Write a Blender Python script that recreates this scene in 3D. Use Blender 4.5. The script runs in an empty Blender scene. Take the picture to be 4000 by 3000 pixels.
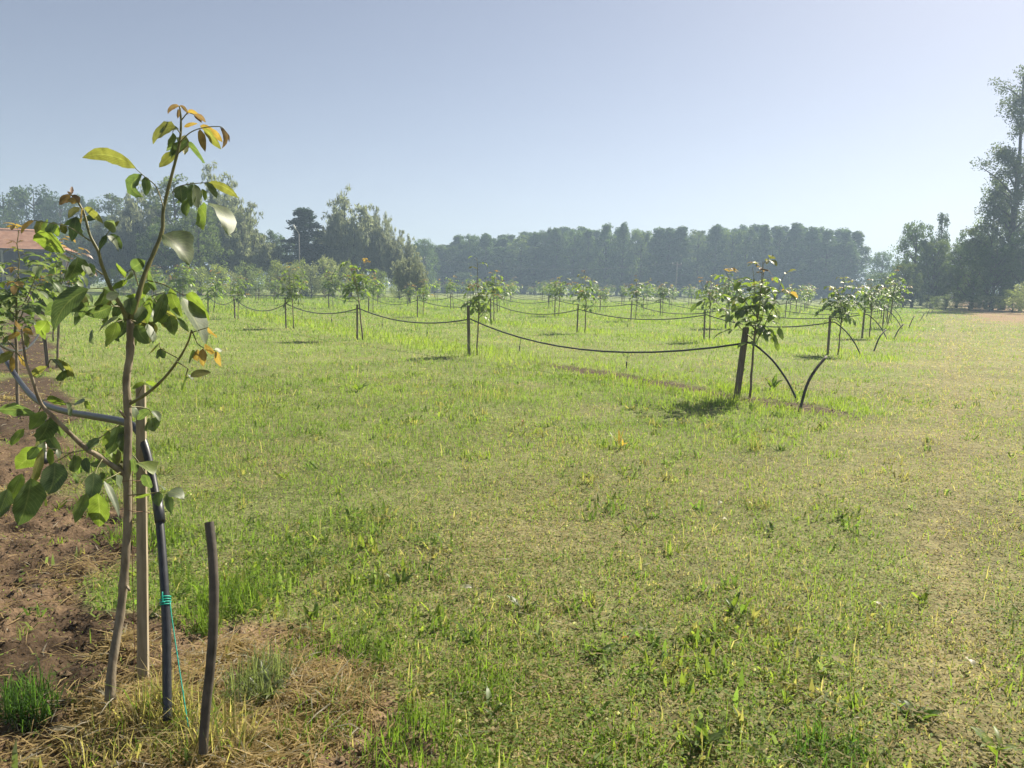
import bpy, math, random
import numpy as np
from mathutils import Matrix, Vector

# ------------------------------------------------------------------ camera, sky, sun, exposure
SC = bpy.context.scene
COL = SC.collection
FPX = 3000.0                      # focal length in pixels of the 4000 x 3000 photograph
EYE = np.array([0.0, 0.0, 1.6])
PITCH, ROLL = math.atan(380.0 / FPX), math.radians(1.0)
FW = np.array([0, math.cos(PITCH), -math.sin(PITCH)])
_R0, _U0 = np.array([1.0, 0, 0]), np.array([0, math.sin(PITCH), math.cos(PITCH)])
RT = _R0 * math.cos(ROLL) + _U0 * math.sin(ROLL)
UP = -_R0 * math.sin(ROLL) + _U0 * math.cos(ROLL)

cam = bpy.data.cameras.new("camera")
cam.sensor_width = 36.0
cam.lens = 27.0
cam.clip_start = 0.05
cam.clip_end = 3000
camo = bpy.data.objects.new("camera", cam)
COL.objects.link(camo)
m = Matrix.Identity(4)
for i in range(3):
    m[i][0], m[i][1], m[i][2], m[i][3] = RT[i], UP[i], -FW[i], EYE[i]
camo.matrix_world = m
SC.camera = camo

SUN_AZ, SUN_EL = math.radians(42), math.radians(41)
SUN = np.array([math.sin(SUN_AZ) * math.cos(SUN_EL), math.cos(SUN_AZ) * math.cos(SUN_EL), math.sin(SUN_EL)])
world = bpy.data.worlds.new("World")
SC.world = world
world.use_nodes = True
_nt = world.node_tree
_bg = _nt.nodes["Background"]
_sky = _nt.nodes.new("ShaderNodeTexSky")
_sky.sky_type = 'NISHITA'
_sky.sun_disc = False
_sky.sun_elevation = SUN_EL
_sky.sun_rotation = SUN_AZ
_sky.altitude = 100
_sky.air_density = 0.75
_sky.dust_density = 0.85
_sky.ozone_density = 1.0
_hs = _nt.nodes.new('ShaderNodeHueSaturation')
_hs.inputs['Saturation'].default_value = 0.68
_nt.links.new(_sky.outputs[0], _hs.inputs['Color'])
_mx = _nt.nodes.new('ShaderNodeMix')
_mx.data_type = 'RGBA'
_mx.blend_type = 'MULTIPLY'
_mx.inputs[0].default_value = 1.0
_mx.inputs[7].default_value = (0.97, 0.935, 0.95, 1)
_nt.links.new(_hs.outputs[0], _mx.inputs[6])
_nt.links.new(_mx.outputs[2], _bg.inputs[0])
world.cycles.sampling_method = 'MANUAL'
world.cycles.sample_map_resolution = 256
_bg.inputs[1].default_value = 0.05
sun = bpy.data.lights.new("sun", 'SUN')
sun.energy = 5.0
sun.angle = math.radians(0.53)
sun.color = (1.0, 0.915, 0.765)
suno = bpy.data.objects.new("sun", sun)
COL.objects.link(suno)
suno.rotation_euler = Vector(SUN).to_track_quat('Z', 'Y').to_euler()
SC.view_settings.view_transform = 'Standard'
SC.view_settings.look = 'None'
SC.view_settings.gamma = 1.0
SC.view_settings.exposure = 1.22
SC.render.engine = 'CYCLES'
cy = SC.cycles
cy.use_denoising = True
cy.denoiser = 'OPENIMAGEDENOISE'
cy.denoising_input_passes = 'RGB_ALBEDO_NORMAL'
cy.max_bounces = 6
cy.diffuse_bounces = 3
cy.glossy_bounces = 2
cy.transmission_bounces = 4
cy.volume_bounces = 0
cy.transparent_max_bounces = 4
cy.caustics_reflective = False
cy.caustics_refractive = False
cy.sample_clamp_indirect = 4.0
cy.use_adaptive_sampling = True
cy.adaptive_threshold = 0.02


def ray(px, py):
    return FW + RT * (px - 2000) / FPX + UP * (1500 - py) / FPX


def at(px, py, d):
    """point at forward distance d behind that pixel of the photograph"""
    return EYE + ray(px, py) * d


def ground(px, py):
    r = ray(px, py)
    return EYE + r * (-EYE[2] / r[2])


def hor(px):
    return 1120 + math.tan(ROLL) * (px - 2000)


# ------------------------------------------------------------------ helpers
def nrm(v):
    v = np.asarray(v, float)
    n = np.linalg.norm(v, axis=-1, keepdims=True)
    return v / np.maximum(n, 1e-9)


def hash2(ix, iy, seed):
    h = (ix.astype(np.int64) * 374761393 + iy.astype(np.int64) * 668265263 + seed * 974634777) & 0x7fffffff
    h = ((h ^ (h >> 13)) * 1274126177) & 0x7fffffff
    return ((h ^ (h >> 16)) & 0xffff) / 65535.0


def noise(x, y, s, seed=0):
    """value noise 0..1, cell size s"""
    x, y = np.asarray(x) / s, np.asarray(y) / s
    ix, iy = np.floor(x), np.floor(y)
    fx, fy = x - ix, y - iy
    fx, fy = fx * fx * (3 - 2 * fx), fy * fy * (3 - 2 * fy)
    a, b = hash2(ix, iy, seed), hash2(ix + 1, iy, seed)
    c, d = hash2(ix, iy + 1, seed), hash2(ix + 1, iy + 1, seed)
    return (a * (1 - fx) + b * fx) * (1 - fy) + (c * (1 - fx) + d * fx) * fy


def sstep(a, b, x):
    t = np.clip((x - a) / (b - a), 0, 1)
    return t * t * (3 - 2 * t)


def mesh_np(name, V, F, col=None, attrs=None, smooth=False):
    """V (n,3), F list of equally sized faces (k,c) or list of such arrays"""
    V = np.ascontiguousarray(V, dtype=np.float32)
    Fs = [np.asarray(f) for f in (F if isinstance(F, (list, tuple)) else [F])]
    me = bpy.data.meshes.new(name)
    me.vertices.add(len(V))
    me.vertices.foreach_set("co", V.ravel())
    loops = np.concatenate([f.ravel() for f in Fs]).astype(np.int32)
    sizes = np.concatenate([np.full(len(f), f.shape[1], np.int32) for f in Fs])
    starts = np.concatenate([[0], np.cumsum(sizes)[:-1]]).astype(np.int32)
    me.loops.add(len(loops))
    me.loops.foreach_set("vertex_index", loops)
    me.polygons.add(len(sizes))
    me.polygons.foreach_set("loop_start", starts)
    me.polygons.foreach_set("loop_total", sizes)
    me.polygons.foreach_set("use_smooth", np.full(len(sizes), bool(smooth)))
    if col is not None:
        a = me.attributes.new("col", 'FLOAT_COLOR', 'POINT')
        c = np.ones((len(V), 4), np.float32)
        c[:, :3] = col
        a.data.foreach_set("color", c.ravel())
    for k, v in (attrs or {}).items():
        a = me.attributes.new(k, 'FLOAT', 'POINT')
        a.data.foreach_set("value", np.ascontiguousarray(v, dtype=np.float32))
    me.update(calc_edges=True)
    return me


def link(name, me, mat=None, parent=None):
    o = bpy.data.objects.new(name, me)
    COL.objects.link(o)
    if mat is not None and me is not None and len(me.materials) == 0:
        me.materials.append(mat)
    if parent is not None:
        o.parent = parent
    return o


def tag(o, label=None, cat=None, group=None, kind=None):
    if label:
        o["label"] = label
    if cat:
        o["category"] = cat
    if group:
        o["group"] = group
    if kind:
        o["kind"] = kind
    return o


def empty(name, loc, rz=0.0):
    o = bpy.data.objects.new(name, None)
    COL.objects.link(o)
    o.empty_display_size = 0.1
    o.location = tuple(loc)
    o.rotation_euler = (0, 0, rz)
    return o


ORD = ['zeroth', 'first', 'second', 'third', 'fourth', 'fifth', 'sixth', 'seventh', 'eighth', 'ninth', 'tenth', 'eleventh',
       'twelfth', 'thirteenth', 'fourteenth', 'fifteenth', 'sixteenth', 'seventeenth', 'eighteenth', 'nineteenth', 'twentieth']
ORD += ['twenty-' + ORD[i] for i in range(1, 10)] + ['thirtieth'] + ['thirty-' + ORD[i] for i in range(1, 10)]


class Acc:
    """collects vertices / faces of one mesh"""
    def __init__(s):
        s.V, s.Q, s.T, s.n = [], [], [], 0

    def add(s, V, Q=None, T=None):
        V = np.asarray(V, float)
        s.V.append(V)
        if Q is not None and len(Q):
            s.Q.append(np.asarray(Q) + s.n)
        if T is not None and len(T):
            s.T.append(np.asarray(T) + s.n)
        s.n += len(V)

    def mesh(s, name, smooth=True, **k):
        F = []
        if s.Q:
            F.append(np.concatenate(s.Q))
        if s.T:
            F.append(np.concatenate(s.T))
        return mesh_np(name, np.concatenate(s.V), F, smooth=smooth, **k)


def tube(acc, pts, rad, sides=7, cap=True):
    P = np.asarray(pts, float)
    n = len(P)
    R = np.full(n, rad) if np.isscalar(rad) else np.asarray(rad, float)
    T = nrm(np.gradient(P, axis=0))
    a = np.array([0, 0, 1.0]) if abs(T[0][2]) < 0.9 else np.array([1.0, 0, 0])
    s = nrm(np.cross(T[0], a))
    V = []
    ang = np.arange(sides) * 2 * math.pi / sides
    for i in range(n):
        s = nrm(s - T[i] * s.dot(T[i]))
        b = np.cross(T[i], s)
        V.append(P[i] + R[i] * (np.outer(np.cos(ang), s) + np.outer(np.sin(ang), b)))
    V = np.concatenate(V)
    i, j = np.meshgrid(np.arange(n - 1), np.arange(sides), indexing='ij')
    j2 = (j + 1) % sides
    Q = np.stack([i * sides + j, i * sides + j2, (i + 1) * sides + j2, (i + 1) * sides + j], -1).reshape(-1, 4)
    Tt = []
    if cap:
        V = np.concatenate([V, P[:1], P[-1:]])
        c0, c1 = n * sides, n * sides + 1
        for k in range(sides):
            Tt.append((c0, (k + 1) % sides, k))
            Tt.append((c1, (n - 1) * sides + k, (n - 1) * sides + (k + 1) % sides))
    acc.add(V, Q, Tt)


def box(acc, c, sx, sy, z0, z1, rz=0.0, lean=(0, 0), taper=1.0):
    co, si = math.cos(rz), math.sin(rz)
    V = []
    for z, k in ((z0, 1.0), (z1, taper)):
        for x, y in ((-1, -1), (1, -1), (1, 1), (-1, 1)):
            px, py = x * sx / 2 * k, y * sy / 2 * k
            dz = z - z0
            V.append((c[0] + px * co - py * si + lean[0] * dz, c[1] + px * si + py * co + lean[1] * dz, z))
    acc.add(V, [(3, 2, 1, 0), (4, 5, 6, 7), (0, 1, 5, 4), (1, 2, 6, 5), (2, 3, 7, 6), (3, 0, 4, 7)])


def smooth_path(pts, n=8):
    """Catmull-Rom through the points"""
    P = np.asarray(pts, float)
    P = np.concatenate([[2 * P[0] - P[1]], P, [2 * P[-1] - P[-2]]])
    out = []
    for i in range(1, len(P) - 2):
        for t in np.linspace(0, 1, n, endpoint=False):
            a, b, c, d = P[i - 1], P[i], P[i + 1], P[i + 2]
            out.append(0.5 * (2 * b + (c - a) * t + (2 * a - 5 * b + 4 * c - d) * t * t + (3 * b - a - 3 * c + d) * t ** 3))
    out.append(P[-2])
    return np.array(out)


# ------------------------------------------------------------------ materials
def new_mat(name):
    mt = bpy.data.materials.new(name)
    mt.use_nodes = True
    nt = mt.node_tree
    for n in list(nt.nodes):
        nt.nodes.remove(n)
    out = nt.nodes.new('ShaderNodeOutputMaterial')
    return mt, nt, out


def N(nt, t, **k):
    n = nt.nodes.new(t)
    for a, v in k.items():
        if a.startswith('i_'):
            n.inputs[a[2:].replace('_', ' ')].default_value = v
        else:
            setattr(n, a, v)
    return n


def mixcol(nt, mode, fac, a, b):
    n = nt.nodes.new('ShaderNodeMix')
    n.data_type = 'RGBA'
    n.blend_type = mode
    for sock, v in ((n.inputs[0], fac), (n.inputs[6], a), (n.inputs[7], b)):
        if hasattr(v, 'is_output'):
            nt.links.new(v, sock)
        else:
            sock.default_value = v
    return n.outputs[2]


def noise_ramp(nt, scale, lo, hi, detail=4, coord='Object', a=0.35, b=0.65):
    tc = N(nt, 'ShaderNodeTexCoord')
    nz = N(nt, 'ShaderNodeTexNoise', i_Scale=scale, i_Detail=detail)
    nt.links.new(tc.outputs[coord], nz.inputs['Vector'])
    cr = N(nt, 'ShaderNodeValToRGB')
    cr.color_ramp.elements[0].position, cr.color_ramp.elements[1].position = a, b
    cr.color_ramp.elements[0].color, cr.color_ramp.elements[1].color = (*lo, 1), (*hi, 1)
    nt.links.new(nz.outputs[0], cr.inputs[0])
    return cr.outputs[0], nz.outputs[0]


def leaf_material(name, transl=0.42, gloss=0.35, veins=True, vary=0.0, spec=0.5, thru=(1.65, 1.85, 0.9, 1)):
    mt, nt, out = new_mat(name)
    at_ = N(nt, 'ShaderNodeAttribute', attribute_name='col')
    c = at_.outputs['Color']
    if veins:
        lv = N(nt, 'ShaderNodeAttribute', attribute_name='lv')
        lt = N(nt, 'ShaderNodeAttribute', attribute_name='lt')
        ab = N(nt, 'ShaderNodeMath', operation='ABSOLUTE')
        nt.links.new(lv.outputs['Fac'], ab.inputs[0])
        mr = N(nt, 'ShaderNodeMapRange')
        mr.inputs[1].default_value, mr.inputs[2].default_value = 0.02, 0.09
        mr.inputs[3].default_value, mr.inputs[4].default_value = 0.55, 0.0
        nt.links.new(ab.outputs[0], mr.inputs[0])
        # side veins run forward from the midrib
        m1 = N(nt, 'ShaderNodeMath', operation='MULTIPLY_ADD')
        nt.links.new(ab.outputs[0], m1.inputs[0])
        m1.inputs[1].default_value = -0.28
        nt.links.new(lt.outputs['Fac'], m1.inputs[2])
        m2 = N(nt, 'ShaderNodeMath', operation='MULTIPLY')
        nt.links.new(m1.outputs[0], m2.inputs[0])
        m2.inputs[1].default_value = 75.0
        sn = N(nt, 'ShaderNodeMath', operation='SINE')
        nt.links.new(m2.outputs[0], sn.inputs[0])
        mv = N(nt, 'ShaderNodeMapRange')
        mv.inputs[1].default_value, mv.inputs[2].default_value = 0.80, 1.0
        mv.inputs[3].default_value, mv.inputs[4].default_value = 0.0, 0.42
        nt.links.new(sn.outputs[0], mv.inputs[0])
        mx = N(nt, 'ShaderNodeMath', operation='MAXIMUM')
        nt.links.new(mr.outputs[0], mx.inputs[0])
        nt.links.new(mv.outputs[0], mx.inputs[1])
        pale = mixcol(nt, 'MIX', 0.6, c, (0.35, 0.36, 0.16, 1))
        c = mixcol(nt, 'MIX', mx.outputs[0], c, pale)
        tc = N(nt, 'ShaderNodeTexCoord')
        nz = N(nt, 'ShaderNodeTexNoise', i_Scale=30.0, i_Detail=5)
        nt.links.new(tc.outputs['Object'], nz.inputs['Vector'])
        mr2 = N(nt, 'ShaderNodeMapRange')
        mr2.inputs[1].default_value, mr2.inputs[2].default_value = 0.3, 0.7
        mr2.inputs[3].default_value, mr2.inputs[4].default_value = 0.6, 1.35
        nt.links.new(nz.outputs[0], mr2.inputs[0])
        c = mixcol(nt, 'MULTIPLY', 1.0, c, mr2.outputs[0])
    if vary:
        oi = N(nt, 'ShaderNodeObjectInfo')
        mr3 = N(nt, 'ShaderNodeMapRange')
        mr3.inputs[3].default_value, mr3.inputs[4].default_value = 1 - vary, 1 + vary
        nt.links.new(oi.outputs['Random'], mr3.inputs[0])
        c = mixcol(nt, 'MULTIPLY', 1.0, c, mr3.outputs[0])
    pb = N(nt, 'ShaderNodeBsdfPrincipled')
    pb.inputs['Roughness'].default_value = gloss
    pb.inputs['Specular IOR Level'].default_value = spec
    nt.links.new(c, pb.inputs['Base Color'])
    tr = N(nt, 'ShaderNodeBsdfTranslucent')
    warm = mixcol(nt, 'MULTIPLY', 1.0, c, thru)
    nt.links.new(warm, tr.inputs['Color'])
    mx = N(nt, 'ShaderNodeMixShader')
    mx.inputs[0].default_value = transl
    nt.links.new(pb.outputs[0], mx.inputs[1])
    nt.links.new(tr.outputs[0], mx.inputs[2])
    nt.links.new(mx.outputs[0], out.inputs[0])
    return mt


def plain_material(name, lo, hi, scale=20, rough=0.8, spec=0.3, bump=0.0, detail=4, coord='Object', stretch=None):
    mt, nt, out = new_mat(name)
    tc = N(nt, 'ShaderNodeTexCoord')
    mp = N(nt, 'ShaderNodeMapping')
    if stretch:
        mp.inputs['Scale'].default_value = stretch
    nt.links.new(tc.outputs[coord], mp.inputs[0])
    nz = N(nt, 'ShaderNodeTexNoise', i_Scale=scale, i_Detail=detail)
    nt.links.new(mp.outputs[0], nz.inputs['Vector'])
    cr = N(nt, 'ShaderNodeValToRGB')
    cr.color_ramp.elements[0].position, cr.color_ramp.elements[1].position = 0.3, 0.7
    cr.color_ramp.elements[0].color, cr.color_ramp.elements[1].color = (*lo, 1), (*hi, 1)
    nt.links.new(nz.outputs[0], cr.inputs[0])
    pb = N(nt, 'ShaderNodeBsdfPrincipled')
    pb.inputs['Roughness'].default_value = rough
    pb.inputs['Specular IOR Level'].default_value = spec
    nt.links.new(cr.outputs[0], pb.inputs['Base Color'])
    if bump:
        bp = N(nt, 'ShaderNodeBump', i_Strength=bump, i_Distance=0.01)
        nt.links.new(nz.outputs[0], bp.inputs['Height'])
        nt.links.new(bp.outputs[0], pb.inputs['Normal'])
    nt.links.new(pb.outputs[0], out.inputs[0])
    return mt


M_LEAF = leaf_material("walnut_leaf", 0.42, 0.48, spec=0.38)
M_CROWN = leaf_material("orchard_foliage", 0.5, 0.42, veins=False, vary=0.2, spec=0.4)
M_FOL = leaf_material("far_foliage", 0.5, 0.6, veins=False, vary=0.18, spec=0.2, thru=(1.5, 1.6, 1.15, 1))
M_GRASS = leaf_material("grass_blades", 0.52, 0.6, veins=False, spec=0.12)
M_BARK = plain_material("young_bark", (0.125, 0.095, 0.065), (0.30, 0.25, 0.175), 34, 0.8, 0.25, 0.5, stretch=(1, 1, 0.35))
M_SHOOT = plain_material("green_shoot", (0.10, 0.10, 0.03), (0.19, 0.17, 0.06), 16, 0.5, 0.4)
M_TRUNK = plain_material("tree_bark", (0.045, 0.038, 0.028), (0.12, 0.10, 0.075), 3, 0.9, 0.1, 0.4)
M_STAKE = plain_material("stake_wood", (0.22, 0.18, 0.12), (0.40, 0.335, 0.235), 10, 0.85, 0.2, 0.4, stretch=(6, 6, 0.5))
M_DARKSTAKE = plain_material("old_stake_wood", (0.10, 0.085, 0.065), (0.22, 0.18, 0.135), 10, 0.85, 0.2, 0.4, stretch=(6, 6, 0.5))
M_HOSE = plain_material("black_hose", (0.018, 0.019, 0.022), (0.035, 0.036, 0.042), 30, 0.42, 0.5)
M_PIPE = plain_material("dusty_pipe", (0.03, 0.026, 0.021), (0.115, 0.095, 0.072), 14, 0.7, 0.4, 0.2)
M_TWINE = plain_material("green_twine", (0.01, 0.30, 0.22), (0.03, 0.42, 0.32), 200, 0.5, 0.4)
M_WIRE = plain_material("rusty_wire", (0.10, 0.05, 0.03), (0.2, 0.1, 0.06), 60, 0.6, 0.4)
M_WHITE = plain_material("pale_plastic", (0.5, 0.5, 0.48), (0.65, 0.65, 0.62), 30, 0.5, 0.4)

# ------------------------------------------------------------------ orchard layout
U = np.array([-3.5, 5.6])               # from tree to tree along a row
UH = U / np.linalg.norm(U)
UN = np.array([UH[1], -UH[0]])          # across a row, towards the path
ROWS = [np.array([-1.53, 2.79]), np.array([3.4, 11.5]), np.array([8.1, 19.7]), np.array([12.4, 27.3]), np.array([16.8, 35.0]),
        np.array([20.6, 42.6]), np.array([24.2, 50.6]), np.array([27.8, 58.9]), np.array([31.0, 67.2]), np.array([34.2, 75.6]), np.array([37.6, 84.0]), np.array([41.0, 92.4])]
MEAS = {(0, 1): (-5.95, 8.75), (1, 0): (3.4, 11.5), (1, 1): (-1.0, 17.6), (1, 2): (-4.5, 22.2), (1, 3): (-8.0, 27.1), (1, 4): (-12.0, 33.2),
        (2, 0): (8.1, 19.7), (2, 1): (6.0, 24.1), (2, 2): (2.3, 27.6), (2, 3): (-1.0, 34.3), (2, 4): (-4.8, 38.6), (2, 5): (-8.3, 44.2),
        (3, 0): (12.4, 27.3), (3, 1): (9.0, 32.6), (3, 2): (5.9, 38.6), (3, 3): (2.3, 42.9), (3, 4): (-1.0, 48.0),
        (4, 0): (16.8, 35.0), (4, 1): (12.8, 41.0), (4, 2): (9.0, 47.2), (4, 3): (6.0, 53.4), (4, 4): (2.7, 58.9)}
_last = {1: 4, 2: 5, 3: 4, 4: 4}


def stake_pos(r, k):
    if (r, k) in MEAS:
        return np.array(MEAS[(r, k)])
    if r in _last:
        j = _last[r]
        return np.array(MEAS[(r, j)]) + (k - j) * U
    return ROWS[r] + k * U


def row_fields(x, y):
    """distance to the nearest of the far rows, and signed place along / across the nearest row of the camera"""
    x, y = np.asarray(x), np.asarray(y)
    best = np.full(x.shape, 99.0)
    for r in range(1, len(ROWS)):
        o = ROWS[r]
        dx, dy = x - o[0], y - o[1]
        t = dx * UH[0] + dy * UH[1]
        d = np.abs(dx * UN[0] + dy * UN[1]) + np.maximum(-t - 1.6, 0) * 1.5
        best = np.minimum(best, d)
    o = ROWS[0]
    dx, dy = x - o[0], y - o[1]
    return best, dx * UH[0] + dy * UH[1], dx * UN[0] + dy * UN[1]


VH = nrm(np.array([4.4, 7.85]))
VN = np.array([VH[1], -VH[0]])          # to the right of the row ends


def path_side(x, y):
    return (np.asarray(x) - 3.4) * VN[0] + (np.asarray(y) - 11.5) * VN[1]


def zones(x, y):
    """soil, lush, dry, dirt masks 0..1"""
    dr, tz, nz_ = row_fields(x, y)
    wob = (noise(x, y, 0.9, 3) - 0.5) * 0.9 + (noise(x, y, 0.28, 4) - 0.5) * 0.5
    right = 0.86 - 0.74 * sstep(-0.3, 1.3, tz)
    soil = (1 - sstep(-0.12, 0.16, nz_ - right + wob * 0.7)) * (1 - sstep(0.7, 1.0, -nz_ + wob))
    soil = soil * sstep(-3.2, -2.2, tz)
    # thin bare strip under the second row, close to its end
    o = ROWS[1]
    dx, dy = x - o[0], y - o[1]
    t1, d1 = dx * UH[0] + dy * UH[1], dx * UN[0] + dy * UN[1]
    strip = (1 - sstep(0.20, 0.40, np.abs(d1 - 0.05) + wob * 0.3)) * sstep(-2.6, -1.4, t1) * (1 - sstep(4.0, 6.5, t1))
    soil = np.maximum(soil, strip)
    lush = np.exp(-((dr - 0.35) / 0.55) ** 2) * (0.55 + 0.6 * noise(x, y, 1.3, 8))
    ps = path_side(x, y)
    dry = sstep(-1.0, 4.0, ps + (noise(x, y, 2.2, 5) - 0.5) * 5)
    dry = np.maximum(dry * (0.55 + 0.45 * noise(x, y, 0.6, 6)), 0.42 * sstep(0.50, 0.85, noise(x, y, 1.1, 9) * 0.45 + noise(x, y, 0.33, 10) * 0.55))
    rut = np.exp(-((ps - 2.9 + (noise(x, y, 1.5, 13) - .5) * .5) / 0.38) ** 2) + 0.7 * np.exp(-((ps - 4.6 + (noise(x, y, 1.5, 14) - .5) * .5) / 0.38) ** 2)
    dry = np.maximum(dry, np.clip(rut, 0, 1))
    dry = np.maximum(dry, 0.6 * (1 - sstep(2.6, 4.6, np.hypot(x, y))) * sstep(.3, .6, noise(x, y, .45, 16)))
    dry = np.clip(dry - lush * 0.8, 0, 1)
    dirt = sstep(3.0, 6.0, ps + (noise(x, y, 5, 11) - 0.5) * 4) * sstep(38, 50, y + (noise(x, y, 6, 12) - 0.5) * 12)
    return np.clip(soil, 0, 1), np.clip(lush, 0, 1), dry, dirt


def soil_height(x, y, soil):
    h = (noise(x, y, 0.26, 21) - 0.5) * 0.075 + (noise(x, y, 0.085, 22) - 0.5) * 0.05 + (noise(x, y, 0.035, 23) - 0.5) * 0.026
    clod = np.maximum(noise(x, y, 0.11, 24) - 0.62, 0) * 0.12
    soil = soil * (1 - .55 * sstep(.15, .5, row_fields(x, y)[2]))
    return soil * (h + clod) + (noise(x, y, 1.7, 25) - 0.5) * 0.04


# ------------------------------------------------------------------ ground
def build_ground():
    r = [0.02, 0.4, 0.8, 1.2]
    while r[-1] < 6:
        r.append(r[-1] * 1.0058)
    while r[-1] < 950:
        r.append(r[-1] * 1.024)
    r = np.array(r)
    a = np.concatenate([np.radians(np.linspace(-44, 44, 340)), np.radians(np.linspace(44, 316, 60)[1:-1])])
    Rg, Ag = np.meshgrid(r, a, indexing='ij')
    X, Y = Rg * np.sin(Ag), Rg * np.cos(Ag)
    soil, lush, dry, dirt = zones(X, Y)
    near = 1 - sstep(6, 14, Rg)
    Z = soil_height(X, Y, soil * near) * (1 - sstep(60, 120, Rg))
    n, mth = X.shape
    V = np.stack([X, Y, Z], -1).reshape(-1, 3)
    i, j = np.meshgrid(np.arange(n - 1), np.arange(mth), indexing='ij')
    j2 = (j + 1) % mth
    Q = np.stack([i * mth + j, (i + 1) * mth + j, (i + 1) * mth + j2, i * mth + j2], -1).reshape(-1, 4)[:, ::-1]
    # real ground colours: thatch and earth under the blades nearby, grassy cover far off
    cover = sstep(4, 26, Rg)[..., None]
    thatch = np.array([0.135, 0.145, 0.058])
    turf = np.array([0.170, 0.205, 0.062])
    base = thatch * (1 - cover) + turf * cover
    base = base * (1 - lush[..., None] * cover) + np.array([0.18, 0.23, 0.05]) * lush[..., None] * cover
    base = base * (1 - 0.7 * dry[..., None]) + np.array([0.215, 0.18, 0.095]) * 0.7 * dry[..., None]
    base = base * (1 - dirt[..., None]) + np.array([0.25, 0.17, 0.09]) * dirt[..., None]
    off_row = row_fields(X, Y)[2]
    damp = (sstep(0.35, 0.7, noise(X, Y, 0.6, 31) * .6 + noise(X, Y, 0.15, 32) * .4) * (1 - .8 * sstep(.15, .5, off_row)))[..., None]
    earth = (np.array([0.110, 0.075, 0.046]) + np.array([0.055, 0.040, 0.024]) * sstep(.1, .5, off_row)[..., None]) * (1 - damp) + np.array([0.050, 0.034, 0.021]) * damp
    earth = np.where((Rg > 9.5)[..., None], np.array([.075, .052, .034]), earth)
    base = base * (1 - soil[..., None]) + earth * soil[..., None]
    me = mesh_np("ground", V, Q, col=base.reshape(-1, 3), smooth=True)
    mt, nt, out = new_mat("ground_earth_and_turf")
    ca = N(nt, 'ShaderNodeAttribute', attribute_name='col')
    tc = N(nt, 'ShaderNodeTexCoord')
    c = ca.outputs['Color']
    for sc_, lo, hi in ((60.0, 0.55, 1.4), (9.0, 0.7, 1.3), (0.7, 0.8, 1.2)):
        nz = N(nt, 'ShaderNodeTexNoise', i_Scale=sc_, i_Detail=5)
        nt.links.new(tc.outputs['Object'], nz.inputs['Vector'])
        mr = N(nt, 'ShaderNodeMapRange')
        mr.inputs[1].default_value, mr.inputs[2].default_value = 0.3, 0.7
        mr.inputs[3].default_value, mr.inputs[4].default_value = lo, hi
        nt.links.new(nz.outputs[0], mr.inputs[0])
        c = mixcol(nt, 'MULTIPLY', 1.0, c, mr.outputs[0])
        if sc_ == 60.0:
            hz = nz
    pb = N(nt, 'ShaderNodeBsdfPrincipled')
    pb.inputs['Roughness'].default_value = 0.95
    pb.inputs['Specular IOR Level'].default_value = 0.1
    nt.links.new(c, pb.inputs['Base Color'])
    bp = N(nt, 'ShaderNodeBump', i_Strength=0.7, i_Distance=0.012)
    nt.links.new(hz.outputs[0], bp.inputs['Height'])
    nt.links.new(bp.outputs[0], pb.inputs['Normal'])
    nt.links.new(pb.outputs[0], out.inputs[0])
    o = link("ground", me, mt)
    tag(o, "mown grassy orchard ground with a bare earth strip", None, None, "structure")


build_ground()

# pale track in front of the trees on the far left
def ribbon(name, pts, w, mat, z):
    acc = Acc()
    P = smooth_path(pts, 6)
    T = nrm(np.gradient(P, axis=0))
    S = np.stack([-T[:, 1], T[:, 0]], -1)
    k = 0.8 + 0.4 * np.array([random.Random(i).random() for i in range(len(P))])
    L, R_ = P + S * (w / 2 * k)[:, None], P - S * (w / 2 * k)[:, None]
    V = np.concatenate([np.c_[L, np.full(len(P), z)], np.c_[R_, np.full(len(P), z)]])
    n = len(P)
    acc.add(V, [(i, i + n, i + n + 1, i + 1) for i in range(n - 1)])
    return link(name, acc.mesh(name), mat)


M_TRACK = plain_material("pale_gravel", (0.34, 0.26, 0.2), (0.55, 0.45, 0.36), 0.6, 0.95, 0.1)
tr_ = ribbon("gravel_track", [at(640, 1135, 92)[:2], at(770, 1135, 92)[:2], at(1000, 1135, 90)[:2], at(1100, 1135, 93)[:2]], 3.0, M_TRACK, 0.035)
tag(tr_, "pale gravel track before the trees on the left", None, None, "structure")


# ------------------------------------------------------------------ grass (stuff)
def fan_points(n, r0, r1, power, rng, half=47):
    """points in the camera's sector, density per area falling as r**-power"""
    u = rng.random(n)
    e = 2.0 - power
    if abs(e) < 1e-3:
        r = r0 * (r1 / r0) ** u
    else:
        r = (r0 ** e + u * (r1 ** e - r0 ** e)) ** (1 / e)
    a = np.radians((rng.random(n) * 2 - 1) * half)
    return r * np.sin(a), r * np.cos(a), r


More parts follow.
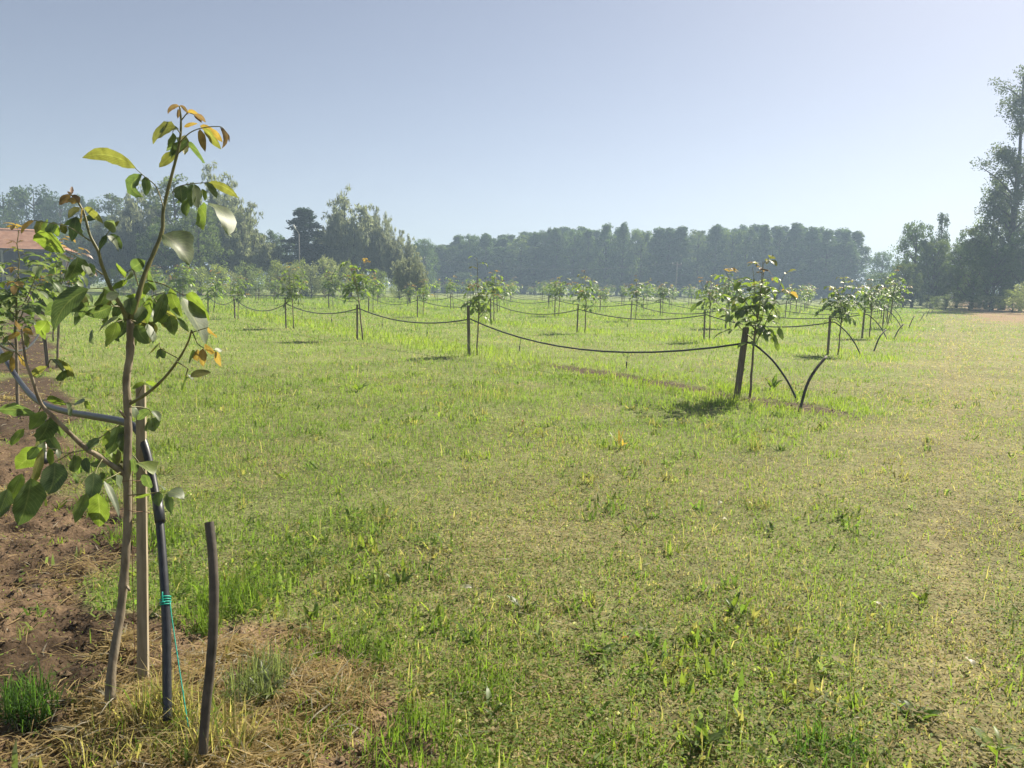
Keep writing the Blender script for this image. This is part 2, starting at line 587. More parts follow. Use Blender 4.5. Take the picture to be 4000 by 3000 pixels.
def blades(x, y, z, h, w, rng, lean=0.5):
    """5-vertex bent blades"""
    n = len(x)
    a = rng.random(n) * 2 * math.pi
    s = np.stack([np.cos(a), np.sin(a), np.zeros(n)], -1)
    b = rng.random(n) * 2 * math.pi
    ld = np.stack([np.cos(b), np.sin(b), np.zeros(n)], -1)
    k = (rng.random(n) ** 1.3 * lean * 1.6)[:, None]
    P = np.stack([x, y, z], -1)
    hh = h[:, None]
    up = np.array([0, 0, 1.0])
    mid = P + up * hh * 0.55 + ld * hh * k * 0.35
    tip = P + up * hh * (1.0 - 0.35 * k) + ld * hh * k
    ws = s * w[:, None] * 0.5
    V = np.stack([P - ws, P + ws, mid - ws * 0.8, mid + ws * 0.8, tip], 1).reshape(-1, 3)
    i = np.arange(n)[:, None] * 5
    return V, i + np.array([[0, 1, 3, 2]]), i + np.array([[2, 3, 4]])


def build_grass():
    rng = np.random.default_rng(7)
    VV, QQ, TT, CC = [], [], [], []
    off = 0

    def push(V, Qs, Ts, C, per):
        nonlocal off
        VV.append(V)
        if Qs is not None:
            QQ.append(Qs + off)
        if Ts is not None:
            TT.append(Ts + off)
        CC.append(np.repeat(C, per, axis=0))
        off += len(V)

    # ---- blades
    xa, ya, ra = fan_points(170000, 1.4, 14, 2.05, rng)
    xb, yb, rb = fan_points(290000, 2.5, 95, 1.45, rng)
    x, y, r = np.concatenate([xa, xb]), np.concatenate([ya, yb]), np.concatenate([ra, rb])
    soil, lush, dry, dirt = zones(x, y)
    keep = rng.random(len(x)) > np.clip(soil * (0.93 - .22 * sstep(.2, .6, row_fields(x, y)[2])) + dirt * 0.92, 0, 0.97)
    dens = 0.35 + 0.9 * noise(x, y, 0.35, 40)
    keep &= rng.random(len(x)) < dens * (1 - 0.35 * dry)
    x, y, r, soil, lush, dry = (q[keep] for q in (x, y, r, soil, lush, dry))
    n = len(x)
    tall = noise(x, y, 0.55, 41)
    h = (0.030 + 0.055 * rng.random(n)) * (0.6 + 0.9 * tall) + lush * (0.04 + 0.11 * rng.random(n)) * (0.4 + noise(x, y, 0.3, 44))
    h *= (1 - 0.65 * soil) * (1 - 0.45 * dry) * (0.62 + 0.38 * sstep(5, 12, r))
    h = np.where(rng.random(n) < 0.02, h * 2.2 + 0.04, h)
    w = np.maximum(0.0036 + 0.0038 * rng.random(n), r * 0.00066)
    h = h * (1 + 0.012 * np.minimum(r, 60))
    hue = noise(x, y, 0.8, 42) * 0.6 + rng.random(n) * 0.4
    g1, g2 = np.array([0.115, 0.190, 0.040]), np.array([0.225, 0.280, 0.068])
    C = g1 + (g2 - g1) * hue[:, None]
    C = C * (1 - lush[:, None]) + np.array([0.215, 0.275, 0.042]) * (0.75 + 0.5 * rng.random(n))[:, None] * lush[:, None]
    pd = np.clip(dry * 0.55 + 0.06, 0, 0.75)
    isdry = rng.random(n) < pd
    C[isdry] = (np.array([0.32, 0.27, 0.155]) * (0.7 + 0.6 * rng.random(isdry.sum()))[:, None])
    z = soil_height(x, y, soil * (1 - sstep(6, 14, r))) - 0.004
    push(*blades(x, y, z, h, w, rng, 0.85), C, 5)

    # ---- tufts of longer grass that the photograph shows close by
    tufts = [(900, 2370, 0.16, 0.16, 260, 0), (1000, 2300, 0.22, 0.12, 200, 0), (120, 2790, 0.10, 0.17, 240, 1), (560, 2120, 0.20, 0.11, 320, 0), (390, 1980, 0.2, 0.10, 220, 0),
             (1000, 2720, 0.11, 0.16, 260, 2), (1060, 2650, 0.10, 0.15, 140, 2), (640, 2850, 0.10, 0.2, 190, 3), (840, 2930, 0.14, 0.2, 240, 3), (520, 2930, 0.2, 0.14, 260, 3),
             (380, 1800, 0.3, 0.12, 260, 0), (1650, 2850, 0.12, 0.13, 140, 0), (1330, 2550, 0.12, 0.10, 120, 0), (1900, 2700, 0.16, 0.12, 160, 0),
             (2950, 1760, 0.06, 0.2, 50, 3), (1900, 1560, 0.5, 0.25, 120, 3), (2950, 1970, 0.12, 0.10, 90, 3), (820, 2460, 0.07, 0.14, 90, 0), (740, 2450, 0.1, 0.1, 90, 0),
             (1780, 2980, 0.16, 0.12, 140, 0), (1500, 2960, 0.12, 0.12, 110, 0), (3250, 2960, 0.14, 0.12, 140, 1), (2400, 2940, 0.14, 0.10, 120, 0), (1250, 2850, 0.16, 0.10, 130, 0), (1380, 2720, 0.14, 0.09, 120, 2), (1180, 2560, 0.1, 0.09, 90, 0), (1480, 2560, 0.14, 0.1, 150, 0)]
    pal = [np.array([0.13, 0.19, 0.035]), np.array([0.07, 0.13, 0.03]), np.array([0.15, 0.17, 0.09]), np.array([0.30, 0.25, 0.13])]
    for (px, py, rad, hh, cnt, kk) in tufts:
        g = ground(px, py)
        rr = rad * np.sqrt(rng.random(cnt))
        aa = rng.random(cnt) * 2 * math.pi
        tx, ty = g[0] + rr * np.cos(aa), g[1] + rr * np.sin(aa)
        s_ = zones(tx, ty)[0]
        tz = soil_height(tx, ty, s_) - 0.005
        th = hh * (0.45 + 0.75 * rng.random(cnt))
        C = pal[kk] * (0.65 + 0.7 * rng.random(cnt))[:, None]
        if kk == 3:
            gi = rng.random(cnt) < 0.3
            C[gi] = pal[0] * 0.9
        push(*blades(tx, ty, tz, th, 0.0035 + 0.003 * rng.random(cnt), rng, 0.8), C, 5)
    # ---- low herbs with broader leaves, in loose clumps
    cx, cy_, cr_ = fan_points(5200, 1.6, 16, 1.5, rng)
    s_, l_, d_, _ = zones(cx, cy_)
    kp = (rng.random(len(cx)) > np.maximum(s_ * .85, d_ * .8)) & (rng.random(len(cx)) < .12 + .88 * sstep(.4, .65, noise(cx, cy_, 0.9, 60)))
    cx, cy_ = cx[kp], cy_[kp]
    m_ = 9
    rad = 0.02 + 0.05 * rng.random(len(cx))
    tone = rng.random(len(cx))
    X_ = (cx[:, None] + rng.normal(size=(len(cx), m_)) * rad[:, None]).ravel()
    Y_ = (cy_[:, None] + rng.normal(size=(len(cx), m_)) * rad[:, None]).ravel()
    nn_ = len(X_)
    R_ = np.hypot(X_, Y_)
    hh_ = (0.03 + 0.055 * rng.random(nn_)) * np.repeat(.7 + .7 * rng.random(len(cx)), m_)
    ww_ = np.maximum(hh_ * (0.13 + 0.12 * rng.random(nn_)), R_ * .0008)
    tn = np.repeat(tone, m_)[:, None]
    C_ = np.where(tn < .3, np.array([.125, .180, .050]), np.where(tn < .62, np.array([.18, .22, .05]), np.where(tn < .82, np.array([.15, .185, .085]), np.array([.25, .22, .10])))) * (.75 + .5 * rng.random(nn_))[:, None]
    push(*blades(X_, Y_, soil_height(X_, Y_, zones(X_, Y_)[0] * (1 - sstep(6, 14, R_))), hh_, ww_, rng, 1.3), C_, 5)
    me = mesh_np("grass", np.concatenate(VV), [np.concatenate(QQ), np.concatenate(TT)], col=np.concatenate(CC))
    o = link("grass", me, M_GRASS)
    tag(o, "short mixed green and dry grass covering the orchard floor", "grass", None, "stuff")

    # ---- clover and small herb leaves
    VV, QQ, CC = [], [], []
    xa, ya, ra = fan_points(330000, 1.4, 16, 1.9, rng)
    xb, yb, rb = fan_points(90000, 5, 55, 1.5, rng)
    x, y, r = np.concatenate([xa, xb]), np.concatenate([ya, yb]), np.concatenate([ra, rb])
    soil, lush, dry, dirt = zones(x, y)
    patch = sstep(0.38, 0.62, noise(x, y, 0.7, 50) * 0.65 + noise(x, y, 0.2, 51) * 0.35)
    keep = (rng.random(len(x)) < (0.45 + 0.55 * patch) * (1 - 0.35 * dry)) & (rng.random(len(x)) > soil * 0.96)
    x, y, r, soil, dry, patch = (q[keep] for q in (x, y, r, soil, dry, patch))
    n = len(x)
    z = soil_height(x, y, soil * (1 - sstep(6, 14, r))) + 0.012 + 0.04 * rng.random(n)
    L = np.maximum(0.010 + 0.013 * rng.random(n), r * 0.0014) * np.where(rng.random(n) < 0.06, 1.7, 1)
    a = rng.random(n) * 2 * math.pi
    tilt = (rng.random(n) - 0.35) * 0.9
    d = np.stack([np.cos(a) * np.cos(tilt), np.sin(a) * np.cos(tilt), np.sin(tilt)], -1)
    s = np.stack([-np.sin(a), np.cos(a), (rng.random(n) - 0.5) * 0.7], -1)
    P = np.stack([x, y, z], -1)
    V = np.stack([P, P + d * L[:, None] * .55 + s * L[:, None] * .24, P + d * L[:, None], P + d * L[:, None] * .55 - s * L[:, None] * .24], 1).reshape(-1, 3)
    Q = np.arange(n)[:, None] * 4 + np.array([[0, 1, 2, 3]])
    hue = rng.random(n)
    C = np.array([0.115, 0.190, 0.042]) * (1 - hue[:, None]) + np.array([0.24, 0.285, 0.075]) * hue[:, None]
    C *= (0.8 + 0.4 * noise(x, y, 0.5, 52))[:, None]
    dd = rng.random(n) < 0.06 + 0.45 * dry
    C[dd] = np.array([0.30, 0.245, 0.135]) * (0.7 + 0.6 * rng.random(dd.sum()))[:, None]
    me = mesh_np("clover", V, Q, col=np.repeat(C, 4, axis=0))
    tag(link("clover", me, M_GRASS), "small clover and herb leaves low among the grass", "clover", None, "stuff")

    # ---- straw and dry stems lying about
    x, y, r = fan_points(60000, 1.3, 30, 1.6, rng)
    soil, lush, dry, dirt = zones(x, y)
    keep = rng.random(len(x)) < 0.10 + 0.9 * np.maximum(dry, soil * 0.35) * (1 - lush)
    x, y, r = x[keep], y[keep], r[keep]
    heap = []
    for (px, py, rad, cnt) in ((600, 2760, 0.28, 1300), (780, 2960, 0.3, 1300), (480, 2780, 0.16, 500), (900, 2560, 0.16, 350), (1000, 2960, 0.25, 700), (480, 2560, 0.14, 350), (300, 2250, 0.3, 240), (60, 1930, 0.35, 500), (1180, 2480, 0.13, 160), (250, 2900, 0.3, 500), (30, 1560, 0.5, 260), (1250, 2780, 0.22, 700), (1100, 2620, 0.18, 400), (1380, 2650, 0.16, 260)):
        g = ground(px, py)
        rr = rad * rng.random(cnt) ** 0.7
        aa = rng.random(cnt) * 2 * math.pi
        heap.append(np.stack([g[0] + rr * np.cos(aa), g[1] + rr * np.sin(aa)], -1))
    H = np.concatenate(heap)
    nh = len(H)
    x, y = np.concatenate([x, H[:, 0]]), np.concatenate([y, H[:, 1]])
    r = np.hypot(x, y)
    n = len(x)
    s_ = zones(x, y)[0]
    z = soil_height(x, y, s_ * (1 - sstep(6, 14, r))) + 0.006 + 0.03 * rng.random(n) ** 2
    L = 0.03 + 0.10 * rng.random(n) ** 2
    L[-nh:] *= 1.5
    a = rng.random(n) * 2 * math.pi
    ti = (rng.random(n) - 0.4) * 0.5
    d = np.stack([np.cos(a) * np.cos(ti), np.sin(a) * np.cos(ti), np.sin(ti)], -1)
    s = np.stack([-np.sin(a), np.cos(a), rng.random(n) - 0.5], -1)
    w = np.maximum(0.0012 + 0.0018 * rng.random(n), r * 0.00040)[:, None]
    P = np.stack([x, y, z], -1)
    bow = np.stack([np.zeros(n), np.zeros(n), 0.12 * rng.random(n)], -1) * L[:, None]
    V = np.stack([P - s * w, P + s * w, P + d * L[:, None] * .5 + bow + s * w, P + d * L[:, None] * .5 + bow - s * w, P + d * L[:, None]], 1).reshape(-1, 3)
    i = np.arange(n)[:, None] * 5
    C = np.array([0.36, 0.275, 0.14]) * (0.55 + 0.7 * rng.random(n))[:, None]
    gr = rng.random(n) < 0.12
    C[gr] = np.array([0.36, 0.33, 0.27])
    me = mesh_np("straw", V, [i + np.array([[0, 1, 2, 3]]), i + np.array([[3, 2, 4]])], col=np.repeat(C, 5, axis=0))
    tag(link("straw", me, M_GRASS), "dry straw and dead stems scattered over soil and grass", "straw", None, "stuff")

    # ---- white clover heads and pale dead leaves
    x, y, r = fan_points(2600, 2.0, 40, 1.1, rng)
    soil, lush, dry, dirt = zones(x, y)
    keep = (rng.random(len(x)) < 0.25 + 0.75 * sstep(0.5, 0.7, noise(x, y, 1.2, 55))) & (soil < 0.4) & (dirt < 0.3)
    x, y, r = x[keep], y[keep], r[keep]
    n = len(x)
    z = 0.035 + 0.045 * rng.random(n)
    q = np.maximum(0.0055 + 0.003 * rng.random(n), r * 0.0005)
    O = np.array([(1, 0, 0), (0, 1, 0), (-1, 0, 0), (0, -1, 0), (0, 0, 1), (0, 0, -1)], float)
    V = (np.stack([x, y, z], -1)[:, None, :] + O[None] * q[:, None, None]).reshape(-1, 3)
    f = np.array([(0, 1, 4), (1, 2, 4), (2, 3, 4), (3, 0, 4), (1, 0, 5), (2, 1, 5), (3, 2, 5), (0, 3, 5)])
    T = (np.arange(n)[:, None, None] * 6 + f[None]).reshape(-1, 3)
    C = np.array([0.62, 0.58, 0.52]) * (0.75 + 0.4 * rng.random(n))[:, None]
    me = mesh_np("clover_flowers", V, T, col=np.repeat(C, 6, axis=0))
    tag(link("clover_flowers", me, M_GRASS), "tiny white clover flower heads dotted through the grass", "flowers", None, "stuff")


build_grass()


def build_clods():
    rng = np.random.default_rng(19)
    x, y, r = fan_points(34000, 1.5, 13, 1.4, rng)
    s_ = zones(x, y)[0]
    kp = rng.random(len(x)) < s_ * np.where(r > 8, .35, .9)
    x, y, r, s_ = x[kp], y[kp], r[kp], s_[kp]
    n = len(x)
    q = (0.0035 + 0.011 * rng.random(n) ** 3) * (1 + .04 * r)
    z = soil_height(x, y, s_ * (1 - sstep(6, 14, r))) + q * .3
    O = np.array([(1, 0, 0), (.35, .9, .1), (-.75, .6, 0), (-.8, -.55, .05), (.3, -.95, 0), (.05, .1, .85), (0, 0, -.7)], float)
    V = O[None] * q[:, None, None] * rng.uniform(.65, 1.35, (n, 7, 3)) + np.stack([x, y, z], -1)[:, None, :]
    f = np.array([(i, (i + 1) % 5, 5) for i in range(5)] + [((i + 1) % 5, i, 6) for i in range(5)])
    T = (np.arange(n)[:, None, None] * 7 + f[None]).reshape(-1, 3)
    C = (np.array([0.085, 0.058, 0.036]) + rng.random(n)[:, None] ** 1.3 * np.array([0.12, 0.088, 0.058])) * (.68 + .62 * sstep(.1, .5, row_fields(x, y)[2]))[:, None]
    me = mesh_np("soil_clods", V.reshape(-1, 3), T, col=np.repeat(C, 7, axis=0))
    mt, nt, out = new_mat("crumbly_earth")
    ca = N(nt, 'ShaderNodeAttribute', attribute_name='col')
    pb = N(nt, 'ShaderNodeBsdfPrincipled')
    pb.inputs['Roughness'].default_value = 0.95
    pb.inputs['Specular IOR Level'].default_value = 0.1
    nt.links.new(ca.outputs['Color'], pb.inputs['Base Color'])
    nt.links.new(pb.outputs[0], out.inputs[0])
    tag(link("soil_clods", me, mt), "crumbs and clods of brown earth on the bare strip", "soil", None, "stuff")


build_clods()


# ------------------------------------------------------------------ leaves
def leaf_grid(B, T, C, n, width, fold=0.25, nt_=7, na=2, wave=0.0, seed=0):
    """leaf blade along the quadratic curve B-C-T, half-profile na strips each side"""
    rng = random.Random(seed)
    t = np.linspace(0, 1, nt_ + 1)
    P = ((1 - t) ** 2)[:, None] * B + (2 * t * (1 - t))[:, None] * C + (t ** 2)[:, None] * T
    Tn = nrm(np.gradient(P, axis=0))
    prof = np.sin(np.pi * np.clip(t, 0, 1) ** 0.82) ** 0.75
    prof[0], prof[-1] = 0.03, 0.015
    V, lt, lv = [], [], []
    ph = rng.random() * 6.28
    edge = np.array([[rng.uniform(-.16, .12), rng.uniform(-.16, .12)] for _ in range(nt_ + 1)]) if nt_ > 4 else np.zeros((nt_ + 1, 2))
    for i in range(nt_ + 1):
        s = nrm(np.cross(n, Tn[i]))
        nn = nrm(np.cross(Tn[i], s))
        for j in range(-na, na + 1):
            a = j / na
            w = width / 2 * prof[i] * a * (1 + edge[i, 0 if a < 0 else 1])
            lift = fold * abs(w) + wave * width * math.sin(ph + 7 * t[i] + (1.3 if a > 0 else 0)) * a * a
            V.append(P[i] + s * w + nn * lift)
            lt.append(t[i])
            lv.append(a)
    k = 2 * na + 1
    Q = [(i * k + j, i * k + j + 1, (i + 1) * k + j + 1, (i + 1) * k + j) for i in range(nt_) for j in range(2 * na)]
    return np.array(V), np.array(Q), np.array(lt), np.array(lv)


LCOL = {'g': (0.085, 0.122, 0.052), 'y': (0.135, 0.180, 0.038), 'o': (0.150, 0.145, 0.050), 'a': (0.27, 0.165, 0.060), 'r': (0.175, 0.100, 0.075), 'p': (0.125, 0.155, 0.092)}


def pick_normal(B, T, mode, rng):
    a = nrm(T - B)
    v = nrm((B + T) / 2 - EYE)
    p0 = nrm(np.cross(a, [0.3, 0.2, 0.9]))
    p1 = np.cross(a, p0)
    best, bn = -9, p0
    h = nrm(SUN - v)
    for k in range(48):
        f = k / 48 * 2 * math.pi
        n = p0 * math.cos(f) + p1 * math.sin(f)
        vis = -n.dot(v)
        if vis < 0.12:
            continue
        s = n.dot(SUN)
        if mode == 'b':
            sc = -s * 1.3 + 0.7 * vis
        elif mode == 'w':
            sc = n.dot(h) * 2.0 if s > 0.05 else -1
        elif mode == 'd':
            sc = vis - 1.4 * abs(s)
        else:
            sc = vis
        sc += rng.random() * 0.25
        if sc > best:
            best, bn = sc, n
    return bn, max(0.5, -bn.dot(v))


# near tree: (base x, y, tip x, y, width) in photograph pixels, kind of leaf, how it is turned, sideways bow in pixels, depth change
NEAR = [
    # the far-left and top leaves
    (528, 657, 322, 615, 52, 'o', 'b', -52, .05), (556, 682, 560, 770, 52, 'g', 'b', 78, .1), (566, 690, 570, 766, 34, 'g', 'd', -6, .1),
    (685, 497, 599, 562, 46, 'o', 'd', -38, -.05), (674, 517, 652, 580, 26, 'g', 'd', 8, 0), (678, 559, 669, 620, 20, 'g', 'd', 4, 0), (700, 505, 622, 520, 26, 'p', 'w', -20, .05),
    (736, 565, 800, 638, 44, 'g', 'b', -16, .05), (781, 504, 802, 594, 34, 'a', 'd', 4, 0), (795, 500, 862, 584, 36, 'o', 'b', -10, .05), (781, 493, 868, 555, 40, 'a', 'b', -22, .1),
    (860, 497, 866, 580, 20, 'r', 'n', -34, .05), (884, 517, 895, 556, 10, 'r', 'n', -6, .05), (702, 414, 656, 446, 20, 'r', 'b', -22, 0), (695, 425, 694, 463, 12, 'r', 'd', 2, 0),
    (702, 412, 735, 450, 13, 'r', 'n', -12, 0), (733, 438, 772, 443, 14, 'a', 'b', -8, 0), (757, 449, 804, 478, 18, 'r', 'n', -12, .05), (758, 452, 788, 480, 16, 'r', 'd', -6, .05), (719, 497, 772, 483, 18, 'a', 'n', -8, 0),
    # compound leaf on the right of the leading shoot
    (705, 724, 712, 794, 42, 'g', 'd', 0, 0), (750, 720, 747, 812, 38, 'g', 'd', 0, 0), (760, 720, 773, 812, 42, 'p', 'w', 6, -.04), (798, 717, 845, 774, 32, 'p', 'w', -12, 0), (815, 713, 934, 777, 32, 'o', 'b', -24, .05),
    (778, 810, 790, 897, 74, 'y', 'b', -34, -.05), (815, 792, 893, 918, 58, 'p', 'w', -44, -.1), (635, 916, 742, 1034, 116, 'p', 'w', -26, -.15),
    # left shoot
    (277, 761, 281, 728, 9, 'r', 'n', 0, 0), (277, 764, 262, 748, 8, 'r', 'n', 0, 0), (277, 764, 232, 802, 34, 'r', 'b', -10, 0), (283, 762, 311, 793, 20, 'r', 'd', -6, 0), (301, 792, 262, 781, 18, 'a', 'n', -6, 0),
    (313, 810, 267, 853, 26, 'o', 'b', -12, 0), (319, 813, 316, 874, 18, 'a', 'b', 3, 0), (328, 813, 402, 874, 26, 'o', 'b', -18, .05), (422, 896, 446, 862, 38, 'p', 'w', 0, 0), (436, 890, 467, 863, 12, 'o', 'n', 0, 0),
    (419, 921, 464, 983, 24, 'p', 'w', -10, 0), (413, 918, 386, 976, 22, 'g', 'd', 6, 0), (430, 915, 474, 975, 34, 'g', 'd', -12, .05),
    (133, 861, 82, 914, 18, 'a', 'b', -16, .1), (166, 861, 142, 917, 42, 'o', 'd', -4, .1), (181, 861, 178, 905, 26, 'y', 'b', 0, .1), (211, 867, 196, 923, 36, 'g', 'd', 0, .1), (223, 876, 223, 923, 30, 'y', 'b', 0, .1),
    (238, 873, 254, 914, 30, 'o', 'd', 0, .1), (256, 981, 130, 940, 58, 'y', 'b', -34, -.1), (303, 1005, 260, 1096, 82, 'g', 'd', 14, -.15), (334, 1033, 352, 1083, 28, 'p', 'w', 2, -.05), (325, 1030, 324, 1080, 22, 'y', 'b', 2, 0), (352, 1027, 362, 1083, 30, 'g', 'd', -2, 0),
    # crown centre
    (346, 1129, 212, 1294, 88, 'g', 'b', -52, -.2), (183, 1254, 140, 1303, 50, 'y', 'b', 8, -.1), (411, 1131, 386, 1198, 66, 'g', 'd', 8, -.15), (415, 1167, 467, 1148, 36, 'p', 'w', -6, -.15), (494, 1066, 455, 1040, 38, 'y', 'b', 0, -.1),
    (516, 1051, 568, 1018, 40, 'g', 'b', -4, .05), (516, 1055, 476, 1107, 34, 'p', 'w', 6, -.1), (498, 1095, 436, 1131, 24, 'y', 'b', -4, -.1), (574, 1062, 611, 1132, 48, 'g', 'b', -16, .1), (574, 1105, 606, 1146, 16, 'p', 'w', -4, 0),
    (570, 1152, 491, 1157, 22, 'y', 'b', 4, -.1), (331, 1196, 266, 1219, 44, 'g', 'd', -18, -.05), (436, 1196, 331, 1230, 52, 'g', 'b', 8, -.1), (462, 1239, 380, 1305, 26, 'p', 'd', -14, -.1), (454, 1257, 414, 1356, 52, 'y', 'b', 14, -.1),
    (491, 1257, 462, 1324, 38, 'g', 'b', 4, .05), (505, 1163, 517, 1229, 40, 'g', 'd', 0, -.1), (563, 1196, 527, 1267, 48, 'g', 'd', 4, -.1), (534, 1268, 583, 1342, 66, 'g', 'd', 14, -.1), (577, 1265, 596, 1342, 34, 'p', 'w', -4, -.12),
    (588, 1156, 574, 1270, 36, 'y', 'b', 2, -.05), (642, 1142, 599, 1267, 52, 'g', 'd', 0, -.15), (664, 1124, 716, 1241, 46, 'y', 'b', 12, .0), (711, 1163, 804, 1348, 78, 'p', 'w', -10, -.2), (729, 1149, 813, 1252, 66, 'y', 'b', -22, -.05),
    (657, 1229, 624, 1262, 34, 'y', 'b', 0, 0), (664, 1232, 680, 1310, 50, 'g', 'd', -2, -.1), (690, 1240, 738, 1298, 26, 'g', 'd', 0, 0), (545, 1150, 548, 1235, 44, 'g', 'b', 0, .1), (605, 1180, 640, 1260, 40, 'g', 'd', -6, .12), (470, 1180, 440, 1245, 44, 'g', 'd', 4, .1), (520, 1290, 530, 1350, 30, 'g', 'd', 0, .1),
    (813, 1279, 846, 1320, 20, 'a', 'b', -2, 0), (755, 1366, 740, 1421, 20, 'y', 'b', 4, 0), (769, 1366, 774, 1411, 28, 'a', 'b', 0, 0), (794, 1362, 796, 1432, 36, 'a', 'b', 0, 0), (798, 1359, 839, 1378, 26, 'a', 'b', -8, .03), (841, 1373, 864, 1432, 28, 'a', 'b', -2, .02), (838, 1366, 870, 1371, 13, 'p', 'w', 0, 0),
    (744, 1474, 824, 1456, 34, 'o', 'w', -10, -.05), (727, 1470, 719, 1532, 26, 'y', 'b', 0, -.03), (735, 1462, 755, 1485, 14, 'p', 'w', 0, 0), (628, 1362, 613, 1403, 22, 'g', 'd', -3, 0), (630, 1362, 644, 1400, 22, 'g', 'd', 3, 0), (624, 1337, 574, 1392, 15, 'o', 'd', -4, 0),
    # lower left limb
    (53, 1379, -8, 1424, 40, 'o', 'b', -14, 0), (45, 1392, 46, 1456, 20, 'a', 'd', 0, 0), (72, 1389, 105, 1434, 22, 'a', 'b', -6, 0), (80, 1300, 30, 1330, 24, 'a', 'b', -8, 0), (88, 1285, 130, 1310, 22, 'a', 'd', -6, 0), (84, 1290, 60, 1250, 16, 'r', 'b', 0, 0), (95, 1300, 110, 1360, 22, 'o', 'd', 0, 0), (125, 1470, 184, 1431, 24, 'o', 'b', -12, -.03),
    (203, 1403, 264, 1463, 26, 'p', 'w', -4, -.05), (231, 1413, 292, 1478, 58, 'o', 'b', -30, 0), (243, 1448, 250, 1484, 36, 'g', 'd', 6, 0),
    (140, 1613, -10, 1600, 52, 'g', 'b', -10, -.15), (183, 1562, 262, 1582, 32, 'y', 'b', -18, -.05), (258, 1572, 274, 1627, 22, 'p', 'w', 0, -.05), (289, 1580, 330, 1567, 28, 'p', 'w', -4, 0), (331, 1567, 353, 1602, 26, 'y', 'b', -4, 0),
    (169, 1606, 116, 1680, 60, 'y', 'b', 12, -.1), (193, 1630, 144, 1724, 72, 'g', 'd', 16, -.2), (207, 1630, 238, 1704, 42, 'g', 'b', -10, -.1), (463, 1658, 424, 1774, 72, 'g', 'd', 12, .1), (386, 1712, 336, 1762, 34, 'g', 'b', -4, 0), (478, 1670, 484, 1776, 56, 'g', 'd', 0, .1), (425, 1680, 400, 1745, 30, 'y', 'b', 4, .05),
    (164, 1750, 62, 1834, 74, 'y', 'b', -8, -.15), (145, 1745, 105, 1795, 44, 'g', 'd', 6, -.2), (166, 1752, 112, 1922, 34, 'o', 'w', 4, -.2), (118, 1868, 70, 2052, 116, 'g', 'd', 18, -.25), (29, 1910, -12, 2028, 70, 'g', 'd', 4, -.25), (85, 1850, 30, 1965, 60, 'y', 'd', 0, -.2),
    (212, 1806, 188, 1931, 106, 'g', 'd', 18, -.2), (289, 1776, 290, 1845, 42, 'g', 'd', 0, 0), (225, 1755, 229, 1791, 20, 'p', 'w', 0, -.1), (366, 1845, 350, 1962, 70, 'g', 'd', 8, -.2), (338, 1927, 292, 2043, 52, 'y', 'd', 4, -.2), (381, 1927, 388, 2058, 80, 'y', 'b', -8, -.22), (405, 1878, 465, 2022, 28, 'p', 'w', -12, -.15), (453, 1858, 474, 1911, 32, 'p', 'w', 2, -.12),
    (522, 1588, 526, 1634, 32, 'p', 'w', 0, .05), (583, 1600, 534, 1641, 26, 'g', 'b', -6, 0), (593, 1604, 624, 1646, 26, 'p', 'w', -6, 0), (579, 1632, 572, 1685, 28, 'p', 'd', 4, 0), (593, 1632, 604, 1685, 42, 'g', 'd', -2, 0), (564, 1495, 515, 1521, 20, 'y', 'b', -8, 0), (569, 1495, 618, 1500, 17, 'y', 'b', -6, 0), (580, 1505, 590, 1530, 14, 'p', 'w', 0, 0),
    (545, 1806, 600, 1853, 50, 'y', 'w', -10, -.1), (518, 1790, 528, 1849, 42, 'g', 'b', -2, -.08), (568, 1850, 590, 1907, 36, 'g', 'b', 0, -.1), (617, 1922, 622, 1979, 38, 'g', 'd', 3, -.1), (651, 1927, 671, 2008, 38, 'g', 'd', 0, -.1), (654, 1922, 720, 1949, 48, 'p', 'w', -14, -.12), (588, 1927, 521, 1944, 12, 'y', 'b', 0, -.1), (640, 1915, 625, 1895, 16, 'p', 'w', 0, -.1),
    (395, 1845, 372, 1900, 30, 'g', 'd', 0, .1), (430, 1830, 465, 1880, 30, 'g', 'b', 0, .1), (330, 1790, 350, 1850, 26, 'g', 'd', 0, .05),
]
_rx = random.Random(21)
for _cx, _cy, _sx, _sy, _n in ((520, 1200, 110, 70, 26), (640, 1190, 60, 50, 8), (330, 1190, 60, 40, 5), (430, 1760, 50, 50, 6), (180, 1720, 80, 70, 8), (330, 860, 40, 50, 4), (740, 760, 60, 40, 4), (700, 540, 50, 40, 5)):
    for _i in range(_n):
        _bx, _by = _cx + _rx.gauss(0, _sx * .6), _cy + _rx.gauss(0, _sy * .6)
        _a = math.pi / 2 + _rx.gauss(0, .7)
        _l = _rx.uniform(50, 105)
        NEAR.append((_bx, _by, _bx + math.cos(_a) * _l, _by + math.sin(_a) * _l, _l * _rx.uniform(.36, .5), _rx.choice('ggypo'), _rx.choice('bdnw'), _rx.uniform(-14, 14), _rx.uniform(.12, .32)))
D0 = 2.86           # forward distance of the near trunk


def near_d(px, py):
    """the near tree spreads a little towards and away from the camera"""
    return D0 + 0.10 * math.sin(px * 0.013) + 0.07 * math.cos(py * 0.011)


